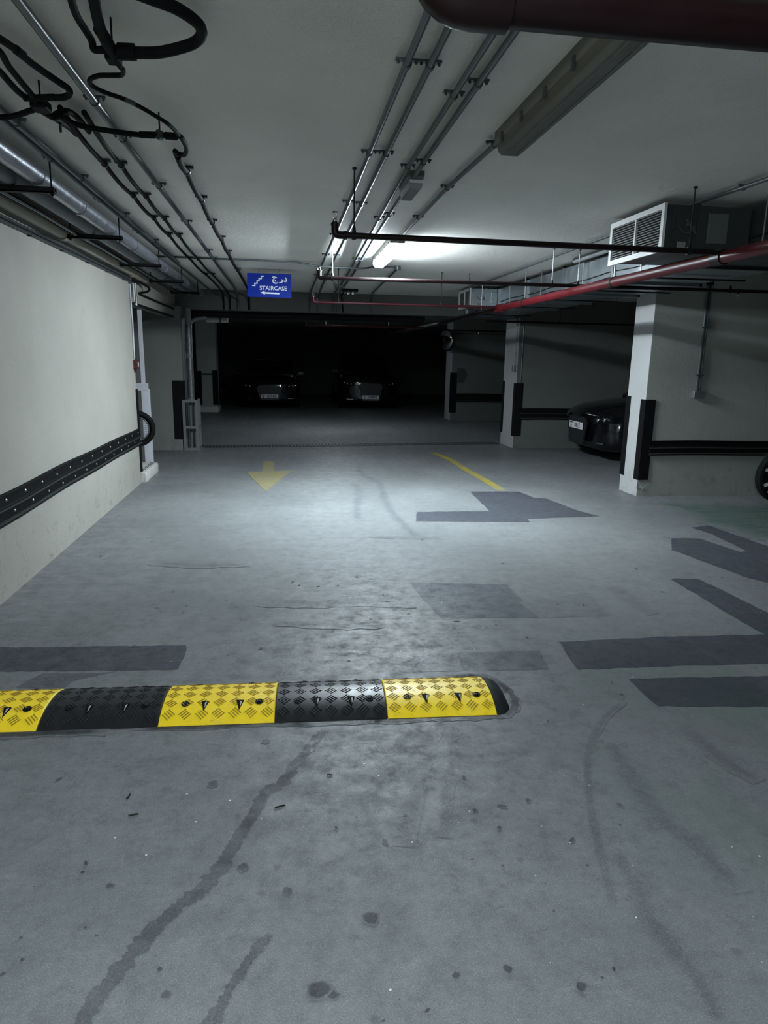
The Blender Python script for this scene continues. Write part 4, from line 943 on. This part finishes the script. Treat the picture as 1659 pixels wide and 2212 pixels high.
for y in (0.6, 3.0, 5.6, 7.8, 9.6):
    rr = MB().tube([(2.66, y, 2.24), (2.66, y, CEIL)], 0.005, 6).build('hanger_rod', M_ROD, mn, 40)
    MB().tube([(2.66, y-0.015, 2.20), (2.66, y+0.015, 2.20)], 0.043, 14).build('pipe_ring', M_STEELB, mn, 40)
# black tube drawn for the dark band of shaded ceiling beyond the beam
dk = thing('dark_band_tube', 'black tube making the dark shade band below the downstand beam', 'pipe', (-1.4, 12.85, 2.2))
MB().tube([(-1.75, 12.35, 2.225), (2.4, 12.35, 2.225)], 0.052, 14).build('pipe', M_HOSE, dk, 50)
for x in (-0.9, 0.55, 1.9): MB().tube([(x-0.03, 12.35, 2.225), (x+0.03, 12.35, 2.225)], 0.058, 14).build('collar', M_HOSE, dk, 50)
# sprinkler line along the right-hand walls
for (y, z, xa, xb, lab, px) in ((11.6, 2.19, 3.3, 9.5, 'dark sprinkler pipe in front of the middle cross wall', (4.9, 6.5)), (17.1, 2.25, 3.6, 9.5, 'dark sprinkler pipe in front of the farthest cross wall', (4.7, 6.4))):
    t = thing('sprinkler_pipe', lab, 'pipe', (xa, y, z), 'fire sprinkler pipes')
    MB().tube([(xa, y, z), (xb, y, z)], 0.0175, 10).build('pipe', M_REDD, t, 50)
    for x in px: sprinkler(t, x, y, z, z-0.10, 0.012, M_REDD, up=False)
    hanger(t, 4.6, y, z, 0.0175)

# ------------------------------------------------------------------ air ducts and grilles
du = thing('air_duct', 'galvanised rectangular air duct along the right ceiling', 'duct', (3.46, 4, 2.43))
ys = [-2.0, -0.8, 0.4, 1.6, 2.8, 4.0, 5.2, 6.4, 7.6, 8.8, 10.0, 11.9]
for i in range(len(ys)-1):
    a, b = ys[i], ys[i+1]
    MB().box(3.04, 3.90, a+0.006, b-0.006, 2.30, 2.555).build('duct_section', M_DUCT if a > 5 else M_SHADEDUCT, du)
    mb = MB()
    for (xa, xb, za, zb) in ((3.015, 3.925, 2.275, 2.30), (3.015, 3.925, 2.555, 2.578), (3.015, 3.04, 2.275, 2.578), (3.90, 3.925, 2.275, 2.578)):
        mb.box(xa, xb, b-0.020, b+0.020, za, zb)
    mb.build('flange', M_DUCT if a > 5 else M_SHADEDUCT, du)
    yb_ = a+(0.25 if a == 4.0 else 1.2 if a == 10.0 else 0.6)
    for x in (2.99, 3.95):
        rr = MB().tube([(x, yb_, 2.26), (x, yb_, CEIL)], 0.005, 6).build('hanger_rod', M_ROD, du, 40)
    MB().box(2.985, 3.955, yb_-0.02, yb_+0.02, 2.262, 2.275).build('bearer', M_STEELB, du)
for z in (2.38, 2.33):
    MB().tube([(3.030, -1+i*0.5, z+0.01*math.sin(i*2.2)) for i in range(26)], 0.004, 6).build('cable', M_HOSE, du, 50)
def grille_box(label, x0, x1, y0, y1, z0, z1, n, sheet, panel):
    t = thing('grille_plenum', label, 'air grille', (x0, (y0+y1)/2, z1), 'supply air grilles')
    MB().box(x0+0.012, x1, y0, y1, z0+0.012, z1-0.008).build('plenum', sheet, t)
    MB().box(x0+0.004, x0+0.0125, y0+0.03, y1-0.03, z0+0.03, z1-0.03).build('grille_back', M_VOID, t)
    fw = 0.035
    fr = MB()
    for (ya, yb, za, zb) in ((y0-0.012, y1+0.012, z0-0.008, z0-0.008+fw), (y0-0.012, y1+0.012, z1-fw, z1), (y0-0.012, y0-0.012+fw, z0-0.008+fw, z1-fw), (y1+0.012-fw, y1+0.012, z0-0.008+fw, z1-fw)):
        fr.box(x0-0.014, x0+0.004, ya, yb, za, zb)
    fr.build('frame', M_WHITEG, t)
    ym = (y0+y1)/2
    MB().box(x0-0.012, x0+0.004, ym-0.009, ym+0.009, z0-0.008+fw, z1-fw).build('mullion', M_WHITEG, t)
    me = None; za, zb = z0-0.008+fw, z1-fw
    for k in range(n):
        z = za+(zb-za)*(k+0.5)/n
        for a, b in ((y0-0.012+fw, ym-0.009), (ym+0.009, y1+0.012-fw)):
            if me is None:
                ln = b-a
                o = MB().prism([(-0.012, -0.0012), (-0.010, 0.0012), (0.002, 0.0085), (0.002, 0.0065)], (0, -ln/2, 0), X_, Z_, (0, ln, 0)).build('slat', M_WHITEG, None); me = o.data
            else:
                o = bpy.data.objects.new('slat', me); scene.collection.objects.link(o)
            o.parent = t; o.location = Vector((x0, (a+b)/2, z))-OFF[t.name]
    # damper quadrant and lever on the near side, stiffening seams, pale access panel
    yq = y0-0.003
    for xs in (0.05, 0.075): MB().box(x0+xs, x0+xs+0.006, y0-0.006, y0, z0+0.02, z1-0.02).build('seam', sheet, t)
    qx, qz = x0+0.155, (z0+z1)/2+0.02
    arc = [(qx+0.052*math.cos(a), yq, qz+0.052*math.sin(a)) for a in [PI*(1.05+0.9*k/10) for k in range(11)]]
    q = MB().tube(arc, 0.006, 6).build('damper_quadrant', M_GI, t, 40)
    MB().bar((qx-0.012, yq-0.006, qz+0.03), (qx+0.062, yq-0.006, qz-0.055), 0.014, 0.004, up=(0, 1, 0)).build('damper_lever', M_GI, q)
    MB().lathe((qx, y0, qz), -Y_, [(0.012, 0), (0.012, 0.010)], 8).build('spindle', M_GI, q)
    MB().box(x0+0.10, x0+0.16, y0-0.002, y0, z0+0.02, z0+0.06).build('paper_label', simple('faded_label', (0.16, 0.16, 0.15), 0.7), t)
    MB().box(x0+0.30, x0+0.44, y0-0.008, y0, z0+0.055, z1-0.05).build('access_panel', panel, t, bevel=0.003)
    MB().box(x0+0.22, x0+0.235, y0-0.012, y0, z0, z1).build('flange', sheet, t)
    return t
grille_box('white louvred air grille box on the near right ceiling', 2.42, 3.02, 4.44, 5.18, 2.272, 2.562, 14, M_SHADEDUCT, simple('dull_access_panel', (0.07, 0.075, 0.075), 0.5))
grille_box('far air grille box above the corner of the red pipe', 2.62, 3.02, 10.05, 10.72, 2.30, 2.562, 12, M_DUCT, M_DUCT)
cr = thing('duct_side_pipe', 'short lagged pipe lying along the top of the duct', 'pipe', (2.98, 5.5, 2.57))
MB().tube([(2.935, 5.3, 2.568), (2.935, 7.1, 2.568)], 0.028, 12).build('tube', M_LAGGREY, cr, 50)

# ------------------------------------------------------------------ small ceiling fittings
em = thing('emergency_light', 'small clear emergency light box under the ceiling conduits', 'ceiling light', (0.735, 4.3, CEIL))
MB().box(0.690, 0.785, 4.16, 4.50, 2.572, CEIL).build('base', M_BATTEN, em, bevel=0.003)
rings = []
for z, s in ((2.572, 0.0), (2.558, 0.004), (2.515, 0.010), (2.505, 0.018)):
    rings.append([(0.692+s, 4.165+s, z), (0.783-s, 4.165+s, z), (0.783-s, 4.495-s, z), (0.692+s, 4.495-s, z)])
MB().loft(rings).build('cover', simple('grey_clear_cover', (0.20, 0.21, 0.21), 0.15), em)
MB().box(0.700, 0.775, 4.158, 4.166, 2.535, 2.552).build('end_plate', M_WHITEG, em)
e2 = thing('emergency_light', 'small emergency box far along the ceiling before the beam', 'ceiling light', (0.74, 10.3, CEIL))
MB().box(0.67, 0.80, 10.1, 10.5, 2.555, CEIL).build('base', M_WHITEG, e2, bevel=0.004)
MB().box(0.68, 0.79, 10.09, 10.40, 2.515, 2.555).build('cover', M_BATTEN, e2, bevel=0.006)
tw = thing('twin_spot_light', 'twin spot emergency light beside the far ceiling conduits', 'ceiling light', (0.98, 11.2, CEIL))
MB().box(0.86, 1.10, 11.15, 11.30, 2.56, CEIL).build('base', M_STEELB, tw, bevel=0.005)
for x in (0.945, 1.02):
    l = MB().lathe((x, 11.16, 2.535), (0, -1, -0.25), [(0.020, -0.05), (0.034, 0.0), (0.034, 0.012)], 14).build('spot', M_STEELB, tw, 40)
    MB().lathe((x, 11.16, 2.535), (0, -1, -0.25), [(0.029, 0.010), (0.022, 0.016), (0.0, 0.018)], 14).build('lens', M_LENS, l, 40)
MB().tube(fillet([(0.90, 11.25, 2.585), (0.90, YB, 2.56), (0.93, YB, 2.29)], 0.05), 0.012, 8).build('feed_tube', M_HOSE, tw, 50)

# ------------------------------------------------------------------ STAIRCASE sign
sg = thing('staircase_sign', 'blue hanging sign reading STAIRCASE with a white arrow', 'sign', (-0.215, 8.95, 2.26))
sx0, sx1, sz0, sz1, sy = -0.482, 0.052, 2.262, 2.542, 8.95
MB().box(sx0, sx1, sy, sy+0.006, sz0, sz1).build('panel', M_BLUE, sg)
def sp(u, v):   # sign pixel of an enlarged view to metres on the panel
    return (sx0+(u-320)/(1200-320)*(sx1-sx0), sz1-(v-285)/(775-285)*(sz1-sz0))
fy = sy-0.0008
def ribbon(mb, pts, w, y=fy):
    P = [Vector((p[0], 0, p[1])) for p in pts]; n = len(P); vs = []
    W = w if isinstance(w, (list, tuple)) else [w]*n
    for i, p in enumerate(P):
        t = (P[min(i+1, n-1)]-P[max(i-1, 0)]).normalized(); nn = Vector((-t.z, 0, t.x))
        vs += [(p+nn*W[i]/2)[:], (p-nn*W[i]/2)[:]]
    vs = [(v[0], y, v[2]) for v in vs]
    return mb.add(vs, [(2*i, 2*i+1, 2*i+3, 2*i+2) for i in range(n-1)])
mb = MB(); flat_text(mb, 'STAIRCASE', 0.0665, (*[sp(838, 583)[0]], fy, sp(838, 583)[1]), X_, Z_, 0.0011, 1.0)
w_ = max(v[0] for v in mb.v)-min(v[0] for v in mb.v); cxm = sp(838, 0)[0]; tgt = sp(1112, 0)[0]-sp(565, 0)[0]
zs = [v[2] for v in mb.v]; zm = (max(zs)+min(zs))/2; zt_ = (sp(0, 538)[1]-sp(0, 625)[1])
mb.v = [(cxm+(v[0]-(max(q[0] for q in [(min(p[0] for p in mb.v)+w_/2,)])))*tgt/w_, v[1], sp(0, 582)[1]+(v[2]-zm)*zt_/(max(zs)-min(zs))) for v in mb.v]
mb.build('lettering', M_WHITEP, sg)
mb = MB()
a0 = [sp(572, 681), sp(665, 645), sp(665, 668), sp(958, 673), sp(958, 706), sp(665, 700), sp(665, 720)]
mb.add([(p[0], fy, p[1]) for p in a0], [(0, 1, 2, 5, 6), (2, 3, 4, 5)]); mb.build('arrow', M_WHITEP, sg)
mb = MB()
st = [(415, 540), (470, 540), (470, 492), (515, 492), (515, 442), (555, 442), (555, 395), (600, 395), (600, 345), (652, 345)]
for i in range(len(st)-1):
    (u0, v0), (u1, v1) = st[i], st[i+1]; h = 11
    a = sp(min(u0, u1)-(h if i else 0), max(v0, v1)+h); b = sp(max(u0, u1)+(h if i < len(st)-2 else 0), min(v0, v1)-h)
    if u0 == u1: a = sp(u0-h, max(v0, v1)+h); b = sp(u0+h, min(v0, v1)-h)
    mb.add([(a[0], fy-0.00002*i, a[1]), (b[0], fy-0.00002*i, a[1]), (b[0], fy-0.00002*i, b[1]), (a[0], fy-0.00002*i, b[1])], [(0, 1, 2, 3)])
mb.build('stair_pictogram', M_WHITEP, sg)
wpx = (sx1-sx0)/880
def arabic(pts, w): return [Vector((sp(*p)[0], 0, sp(*p)[1])) for p in pts], w
mb = MB()
def stroke(pts, ws):
    P = smooth_path([(sp(*p)[0], 0, sp(*p)[1]) for p in pts], 5); n = len(P)
    W = [ws[min(int(i/(n-1)*(len(ws)-1)), len(ws)-2)]*(1-((i/(n-1)*(len(ws)-1)) % 1 if i < n-1 else 1)) + ws[min(int(i/(n-1)*(len(ws)-1)), len(ws)-2)+1]*((i/(n-1)*(len(ws)-1)) % 1 if i < n-1 else 1) for i in range(n)]
    ribbon(mb, [(p.x, p.z) for p in P], [x*wpx for x in W])
stroke([(1078, 350), (1098, 385), (1104, 415), (1095, 432), (1070, 434), (1040, 430)], [14, 20, 26, 30, 26, 14])
stroke([(1008, 395), (1022, 420), (1020, 440), (1000, 458), (975, 466), (950, 464)], [12, 22, 26, 24, 18, 8])
stroke([(820, 368), (838, 350), (870, 352), (905, 362), (912, 352)], [12, 24, 24, 20, 8])
stroke([(905, 362), (870, 375), (842, 400), (832, 432), (845, 462), (880, 478), (915, 472), (938, 460)], [10, 16, 20, 24, 26, 24, 20, 8])
c0 = sp(882, 430); mb.add([(c0[0]+0.009*math.cos(a*PI/4), fy, c0[1]+0.009*math.sin(a*PI/4)) for a in range(8)], [tuple(range(8))])
mb.build('arabic_lettering', M_WHITEP, sg)
for u in (545, 970):
    x = sp(u, 0)[0]; MB().tube([(x, sy+0.003, sz1-0.005), (x, sy+0.003, CEIL)], 0.0025, 6).build('hanging_wire', M_WIRE, sg)

# ------------------------------------------------------------------ right wall: switch box with conduits, mirror, far switch
sb = thing('switch_box', 'grey switch box with twin conduits on the nearest cross wall', 'switch', (4.72, 7.53, 1.2))
MB().box(4.655, 4.80, 7.475, 7.53, 1.165, 1.245).build('box', M_DUCT, sb, bevel=0.004)
for x in (4.700, 4.732): MB().tube([(x, 7.512, 1.245), (x, 7.512, 2.50)], 0.0125, 8).build('conduit', M_GI, sb, 40)
for z in (1.42, 1.95): MB().box(4.672, 4.76, 7.498, 7.53, z, z+0.015).build('saddle_clip', M_GI, sb)
MB().box(4.68, 4.755, 7.50, 7.53, 2.42, 2.50).build('junction_box', M_STEELB, sb)
sb = thing('switch_box', 'small switch box with conduit on the middle pier', 'switch', (4.02, 12.1, 1.4))
MB().box(3.965, 4.02, 12.0, 12.1, 1.37, 1.47).build('box', M_DUCT, sb, bevel=0.004)
MB().tube([(4.008, 12.05, 1.47), (4.008, 12.05, 2.28)], 0.011, 8).build('conduit', M_GI, sb, 40)
MB().tube([(4.09, 11.945, 1.18), (4.09, 11.945, 2.28)], 0.013, 8).build('conduit', M_GI, sb, 40)
cmn = Vector((-0.86, -0.45, -0.10)).normalized(); cmc = Vector((3.96, 17.42, 2.02))
cm = thing('convex_mirror', 'round convex traffic mirror on the corner of the farthest pier', 'mirror', tuple(cmc))
prof = [(0.255*math.sin(PI/2*k/8), 0.07*math.cos(PI/2*k/8)) for k in range(8, -1, -1)]
MB().lathe(cmc, cmn, prof, 28).build('mirror_dome', M_MIRROR, cm, 60)
MB().lathe(cmc, cmn, [(0.245, -0.02), (0.275, -0.012), (0.275, 0.012), (0.25, 0.014)], 28).build('rim', M_BLACK, cm, 40)
MB().tube([cmc-cmn*0.02, (4.17, 17.56, 2.02)], 0.018, 8).build('bracket', M_STEELB, cm, 40)

# ------------------------------------------------------------------ cars
def car(label, loc, rotz, plate, suv=False, platex=0.0, platez=0.40):
    L, W = 4.55, 0.91
    t = thing('parked_car', label, 'car', loc, 'parked dark cars', rotz); OFF[t.name] = Vector((0, 0, 0))
    up = 0.10 if suv else 0.0; hood = 0.80+up*0.9
    st = [  # y, half width, bottom, shoulder, top
        (0.00, 0.58, 0.30, 0.62+up, 0.74+up), (0.03, 0.68, 0.22, 0.66+up, 0.78+up), (0.12, 0.80, 0.19, 0.72+up, 0.84+up), (0.35, 0.88, 0.18, 0.78+up, 0.90+up),
        (0.75, 0.905, 0.18, 0.83+up, 0.96+up), (1.15, 0.91, 0.18, 0.88+up, 1.01+up), (1.9, 0.91, 0.18, 0.92+up, 1.03+up), (2.9, 0.91, 0.18, 0.94+up, 1.04+up),
        (3.7, 0.90, 0.19, 0.95+up, 1.05+up), (4.25, 0.84, 0.24, 0.93+up, 1.04+up), (4.5, 0.74, 0.30, 0.84+up, 1.00+up), (4.55, 0.62, 0.36, 0.78+up, 0.9+up)]
    rings = []
    for y, hw, zb, zs, zt in st:
        half = [(hw*0.80, zb), (hw*0.95, zb+0.05), (hw, zb+0.18), (hw, (zb+zs)/2), (hw*0.985, zs-0.06), (hw*0.95, zs), (hw*0.82, zs+(zt-zs)*0.62), (hw*0.45, zt-0.012), (0, zt)]
        nose = 0.10*(1-min(1, y/0.5))
        ring = [(x, y+nose*(abs(x)/hw)**2*1.2, z) for x, z in half]+[(-x, y+nose*(abs(x)/hw)**2*1.2, z) for x, z in half[-2::-1]]
        rings.append(ring)
    MB().loft(rings).build('body', M_CAR, t, 50)
    roof = 1.46+(0.22 if suv else 0)
    cab = [(1.10, 0.72, 1.0+up, 1.01+up), (1.45, 0.74, 1.0+up, 1.22+up), (1.85, 0.75, 1.0+up, roof-0.05), (2.3, 0.75, 1.0+up, roof), (3.1, 0.74, 1.0+up, roof-0.02), (3.7, 0.70, 1.0+up, roof-(0.10 if suv else 0.20)), (4.2, 0.66, 1.0+up, 1.15+up if not suv else roof-0.35)]
    rings = []
    for y, hw, zb, zt in cab:
        h = zt-zb; half = [(hw, zb-0.05), (hw*0.98, zb), (hw*(1-0.22*h), zt-0.06*min(1, h*3)), (hw*(0.85-0.22*h), zt-0.01), (0, zt)]
        rings.append([(x, y, z) for x, z in half]+[(-x, y, z) for x, z in half[-2::-1]])
    MB().loft(rings).build('cabin_glass', M_CARGL, t, 40)
    MB().loft([[(-hw*0.6, y, zt+0.004), (hw*0.6, y, zt+0.004), (hw*0.6, y, zt+0.016), (-hw*0.6, y, zt+0.016)] for y, hw, zb, zt in cab[2:6]]).build('roof', M_CAR, t, 40)
    for s in (-1, 1):
        hl = MB().loft([[(s*0.50, 0.045, 0.60+up), (s*0.50, 0.04, 0.70+up), (s*0.50, 0.25, 0.72+up), (s*0.50, 0.25, 0.60+up)], [(s*0.84, 0.20, 0.64+up), (s*0.84, 0.20, 0.74+up), (s*0.84, 0.4, 0.76+up), (s*0.84, 0.4, 0.64+up)]]).build('headlamp', M_CARGL, t)
        for xx, rr, yy in ((0.58, 0.030, 0.065), (0.70, 0.036, 0.115), (0.785, 0.020, 0.155)):
            MB().lathe((s*xx, yy+0.01, 0.665+up+ (xx-0.58)*0.14), (s*0.25, -1, 0), [(rr, -0.02), (rr, 0.008), (rr*0.7, 0.018), (0.0, 0.022)], 12).build('lamp_lens', M_LENS, hl, 40)
        MB().bar((s*0.50, 0.10, 0.30), (s*0.72, 0.14, 0.31), 0.012, 0.02).build('fog_trim', M_CHROME, t)
        for yy in (0.86, 3.62):
            wh = MB().lathe((s*0.80, yy, 0.325), (s, 0, 0), [(0.20, -0.10), (0.30, -0.10), (0.325, -0.06), (0.325, 0.08), (0.30, 0.115), (0.22, 0.115)], 28).build('tyre', M_TYRE, t, 40)
            MB().lathe((s*0.80, yy, 0.325), (s, 0, 0), [(0.225, 0.02), (0.225, 0.105), (0.21, 0.11), (0.20, 0.085), (0.06, 0.075), (0.05, 0.095), (0.0, 0.10)], 20).build('rim', simple('dark_alloy', (0.10, 0.10, 0.105), 0.35, 0.8), wh, 40)
        mr = MB().obox((s*0.97, 1.55, 1.02+up), 0.11, 0.05, 0.065, X_, Y_, Z_).build('door_mirror', M_CAR, t, bevel=0.02)
        MB().obox((s*0.88, 1.56, 0.99+up), 0.04, 0.02, 0.02, X_, Y_, Z_).build('mirror_stalk', M_CAR, mr)
    # trapezoid grille with thin bright frame
    gy = -0.012
    gp_ = [(-0.30, 0.68+up), (0.30, 0.68+up), (0.36, 0.60+up), (0.26, 0.27), (-0.26, 0.27), (-0.36, 0.60+up)]
    MB().prism(gp_, (0, gy+0.03, 0), X_, Z_, (0, -0.022, 0)).build('grille', M_INK, t)
    fr = MB()
    for i in range(len(gp_)):
        a, b = gp_[i], gp_[(i+1) % len(gp_)]; fr.bar((a[0], gy, a[1]), (b[0], gy, b[1]), 0.010, 0.010, up=(0, 1, 0))
    fr.build('grille_frame', simple('dim_chrome_frame', (0.05, 0.05, 0.052), 0.3, 0.6), t)
    p = MB().box(platex-0.26, platex+0.26, gy-0.018, gy-0.008, platez, platez+0.112).build('number_plate', M_PLATE, t, bevel=0.004)
    mb = MB(); flat_text(mb, plate, 0.105, (platex+0.06, gy-0.0185, platez+0.054), X_, Z_, 0.002); mb.build('plate_number', M_INK, p)
    mb = MB(); mb.add([(platex-0.235, gy-0.0185, platez+0.082), (platex-0.125, gy-0.0185, platez+0.082), (platex-0.125, gy-0.0185, platez+0.098), (platex-0.235, gy-0.0185, platez+0.098)], [(0, 1, 2, 3)])
    mb.add([(platex-0.20, gy-0.0185, platez+0.02), (platex-0.16, gy-0.0185, platez+0.02), (platex-0.16, gy-0.0185, platez+0.055), (platex-0.20, gy-0.0185, platez+0.055)], [(0, 1, 2, 3)])
    mb.build('plate_mark', M_INK, p)
    return t
car('black car nosing out of the bay behind the lit pier', (4.70, 10.77, 0), -PI/2, '8812', platez=0.485)
car('dark car with low bonnet facing the aisle in the far left darkness', (-0.56, 21.0, 0), 0.0, '85945', platez=0.32)
car('taller dark car facing the aisle in the far darkness', (2.48, 21.0, 0), 0.0, '50882', suv=True, platez=0.32)

# ------------------------------------------------------------------ motorbike at the right edge
bk = thing('motorbike', 'black motorbike with silver spoked wheel at the right edge', 'motorbike', (5.63, 7.12, 0))
def wheel(cx, cy, r, nm):
    w = MB().lathe((cx, cy, r), Y_, [(r*0.80, -0.035), (r*0.85, -0.05), (r*0.96, -0.042), (r, 0), (r*0.96, 0.042), (r*0.85, 0.05), (r*0.80, 0.035)], 36).build(nm, M_TYRE, bk, 50)
    rings = []
    for i in range(37):
        a = 2*PI*i/36; d = Vector((math.cos(a), 0, math.sin(a))); c = Vector((cx, cy, r))
        rings.append([c+d*r*0.83+Y_*-0.03, c+d*r*0.83+Y_*0.03, c+d*r*0.755+Y_*0.03, c+d*r*0.755+Y_*-0.03])
    MB().loft(rings, cap=False).build('rim', M_ALLOY, w, 40)
    for k in range(5):
        a = 2*PI*k/5+0.02; c = Vector((cx, cy, r)); d = Vector((math.cos(a), 0, math.sin(a))); e = Vector((-d.z, 0, d.x))
        for s in (-1, 1):
            MB().bar(c+d*0.04+Y_*-0.01, c+d*r*0.78+e*s*0.055+Y_*-0.01, 0.036, 0.07, up=(0, 1, 0)).build('spoke', M_ALLOY, w)
    MB().lathe((cx, cy, r), Y_, [(0.05, -0.05), (0.05, 0.05)], 14).build('hub', M_ALLOY, w, 40)
wheel(5.62, 7.12, 0.30, 'front_wheel'); wheel(6.98, 7.12, 0.30, 'rear_wheel')
for s in (-1, 1): MB().tube([(5.66, 7.12+s*0.085, 0.30), (5.98, 7.12+s*0.085, 0.95)], 0.022, 8).build('fork_leg', M_STEELB, bk, 40)
MB().loft([[(5.66+0.335*math.cos(a), 7.12+s*0.06, 0.30+0.335*math.sin(a)) for s in (-1, 1)] + [(5.66+0.325*math.cos(a), 7.12+s*0.06, 0.30+0.325*math.sin(a)) for s in (1, -1)] for a in [PI*0.15+PI*0.6*k/10 for k in range(11)]]).build('front_mudguard', M_CAR, bk, 40)
MB().loft([[(x, 7.12+w*c, z+h*s) for c, s in [(math.cos(2*PI*k/12), math.sin(2*PI*k/12)) for k in range(12)]] for x, w, z, h in ((5.98, 0.06, 0.88, 0.05), (6.08, 0.13, 0.90, 0.11), (6.28, 0.15, 0.90, 0.12), (6.48, 0.11, 0.84, 0.08), (6.55, 0.08, 0.82, 0.05))]).build('tank', M_CAR, bk, 50)
MB().loft([[(x, 7.12+w*c, z+h*s) for c, s in [(math.cos(2*PI*k/12), math.sin(2*PI*k/12)) for k in range(12)]] for x, w, z, h in ((6.52, 0.09, 0.80, 0.04), (6.75, 0.14, 0.80, 0.05), (7.0, 0.12, 0.86, 0.05), (7.28, 0.06, 0.93, 0.03))]).build('seat', M_BLACK, bk, 50)
MB().box(6.10, 6.55, 7.00, 7.24, 0.25, 0.68).build('engine', M_STEELB, bk, bevel=0.03)
MB().tube(fillet([(5.95, 7.12, 0.90), (6.1, 7.12, 0.72), (6.15, 7.12, 0.28), (6.6, 7.12, 0.28), (6.75, 7.12, 0.75)], 0.08), 0.022, 8).build('frame', M_STEELB, bk, 40)
for s in (-1, 1): MB().tube([(6.58, 7.12+s*0.09, 0.34), (6.98, 7.12+s*0.09, 0.30)], 0.020, 8).build('swingarm', M_STEELB, bk, 40)
MB().tube(fillet([(5.98, 6.78, 1.05), (5.93, 6.95, 1.02), (5.93, 7.29, 1.02), (5.98, 7.46, 1.05)], 0.06), 0.012, 8).build('handlebar', M_STEELB, bk, 40)
MB().lathe((5.86, 7.12, 0.92), (-1, 0, 0), [(0.03, -0.08), (0.075, -0.03), (0.085, 0.02), (0.0, 0.04)], 16).build('headlamp', M_CHROME, bk, 40)
MB().tube([(6.2, 7.02, 0.22), (6.6, 7.0, 0.22), (7.05, 6.98, 0.40)], 0.035, 10).build('exhaust', M_STEELB, bk, 40)
MB().tube([(6.45, 7.22, 0.25), (6.40, 7.34, 0.0)], 0.012, 6).build('side_stand', M_STEELB, bk)
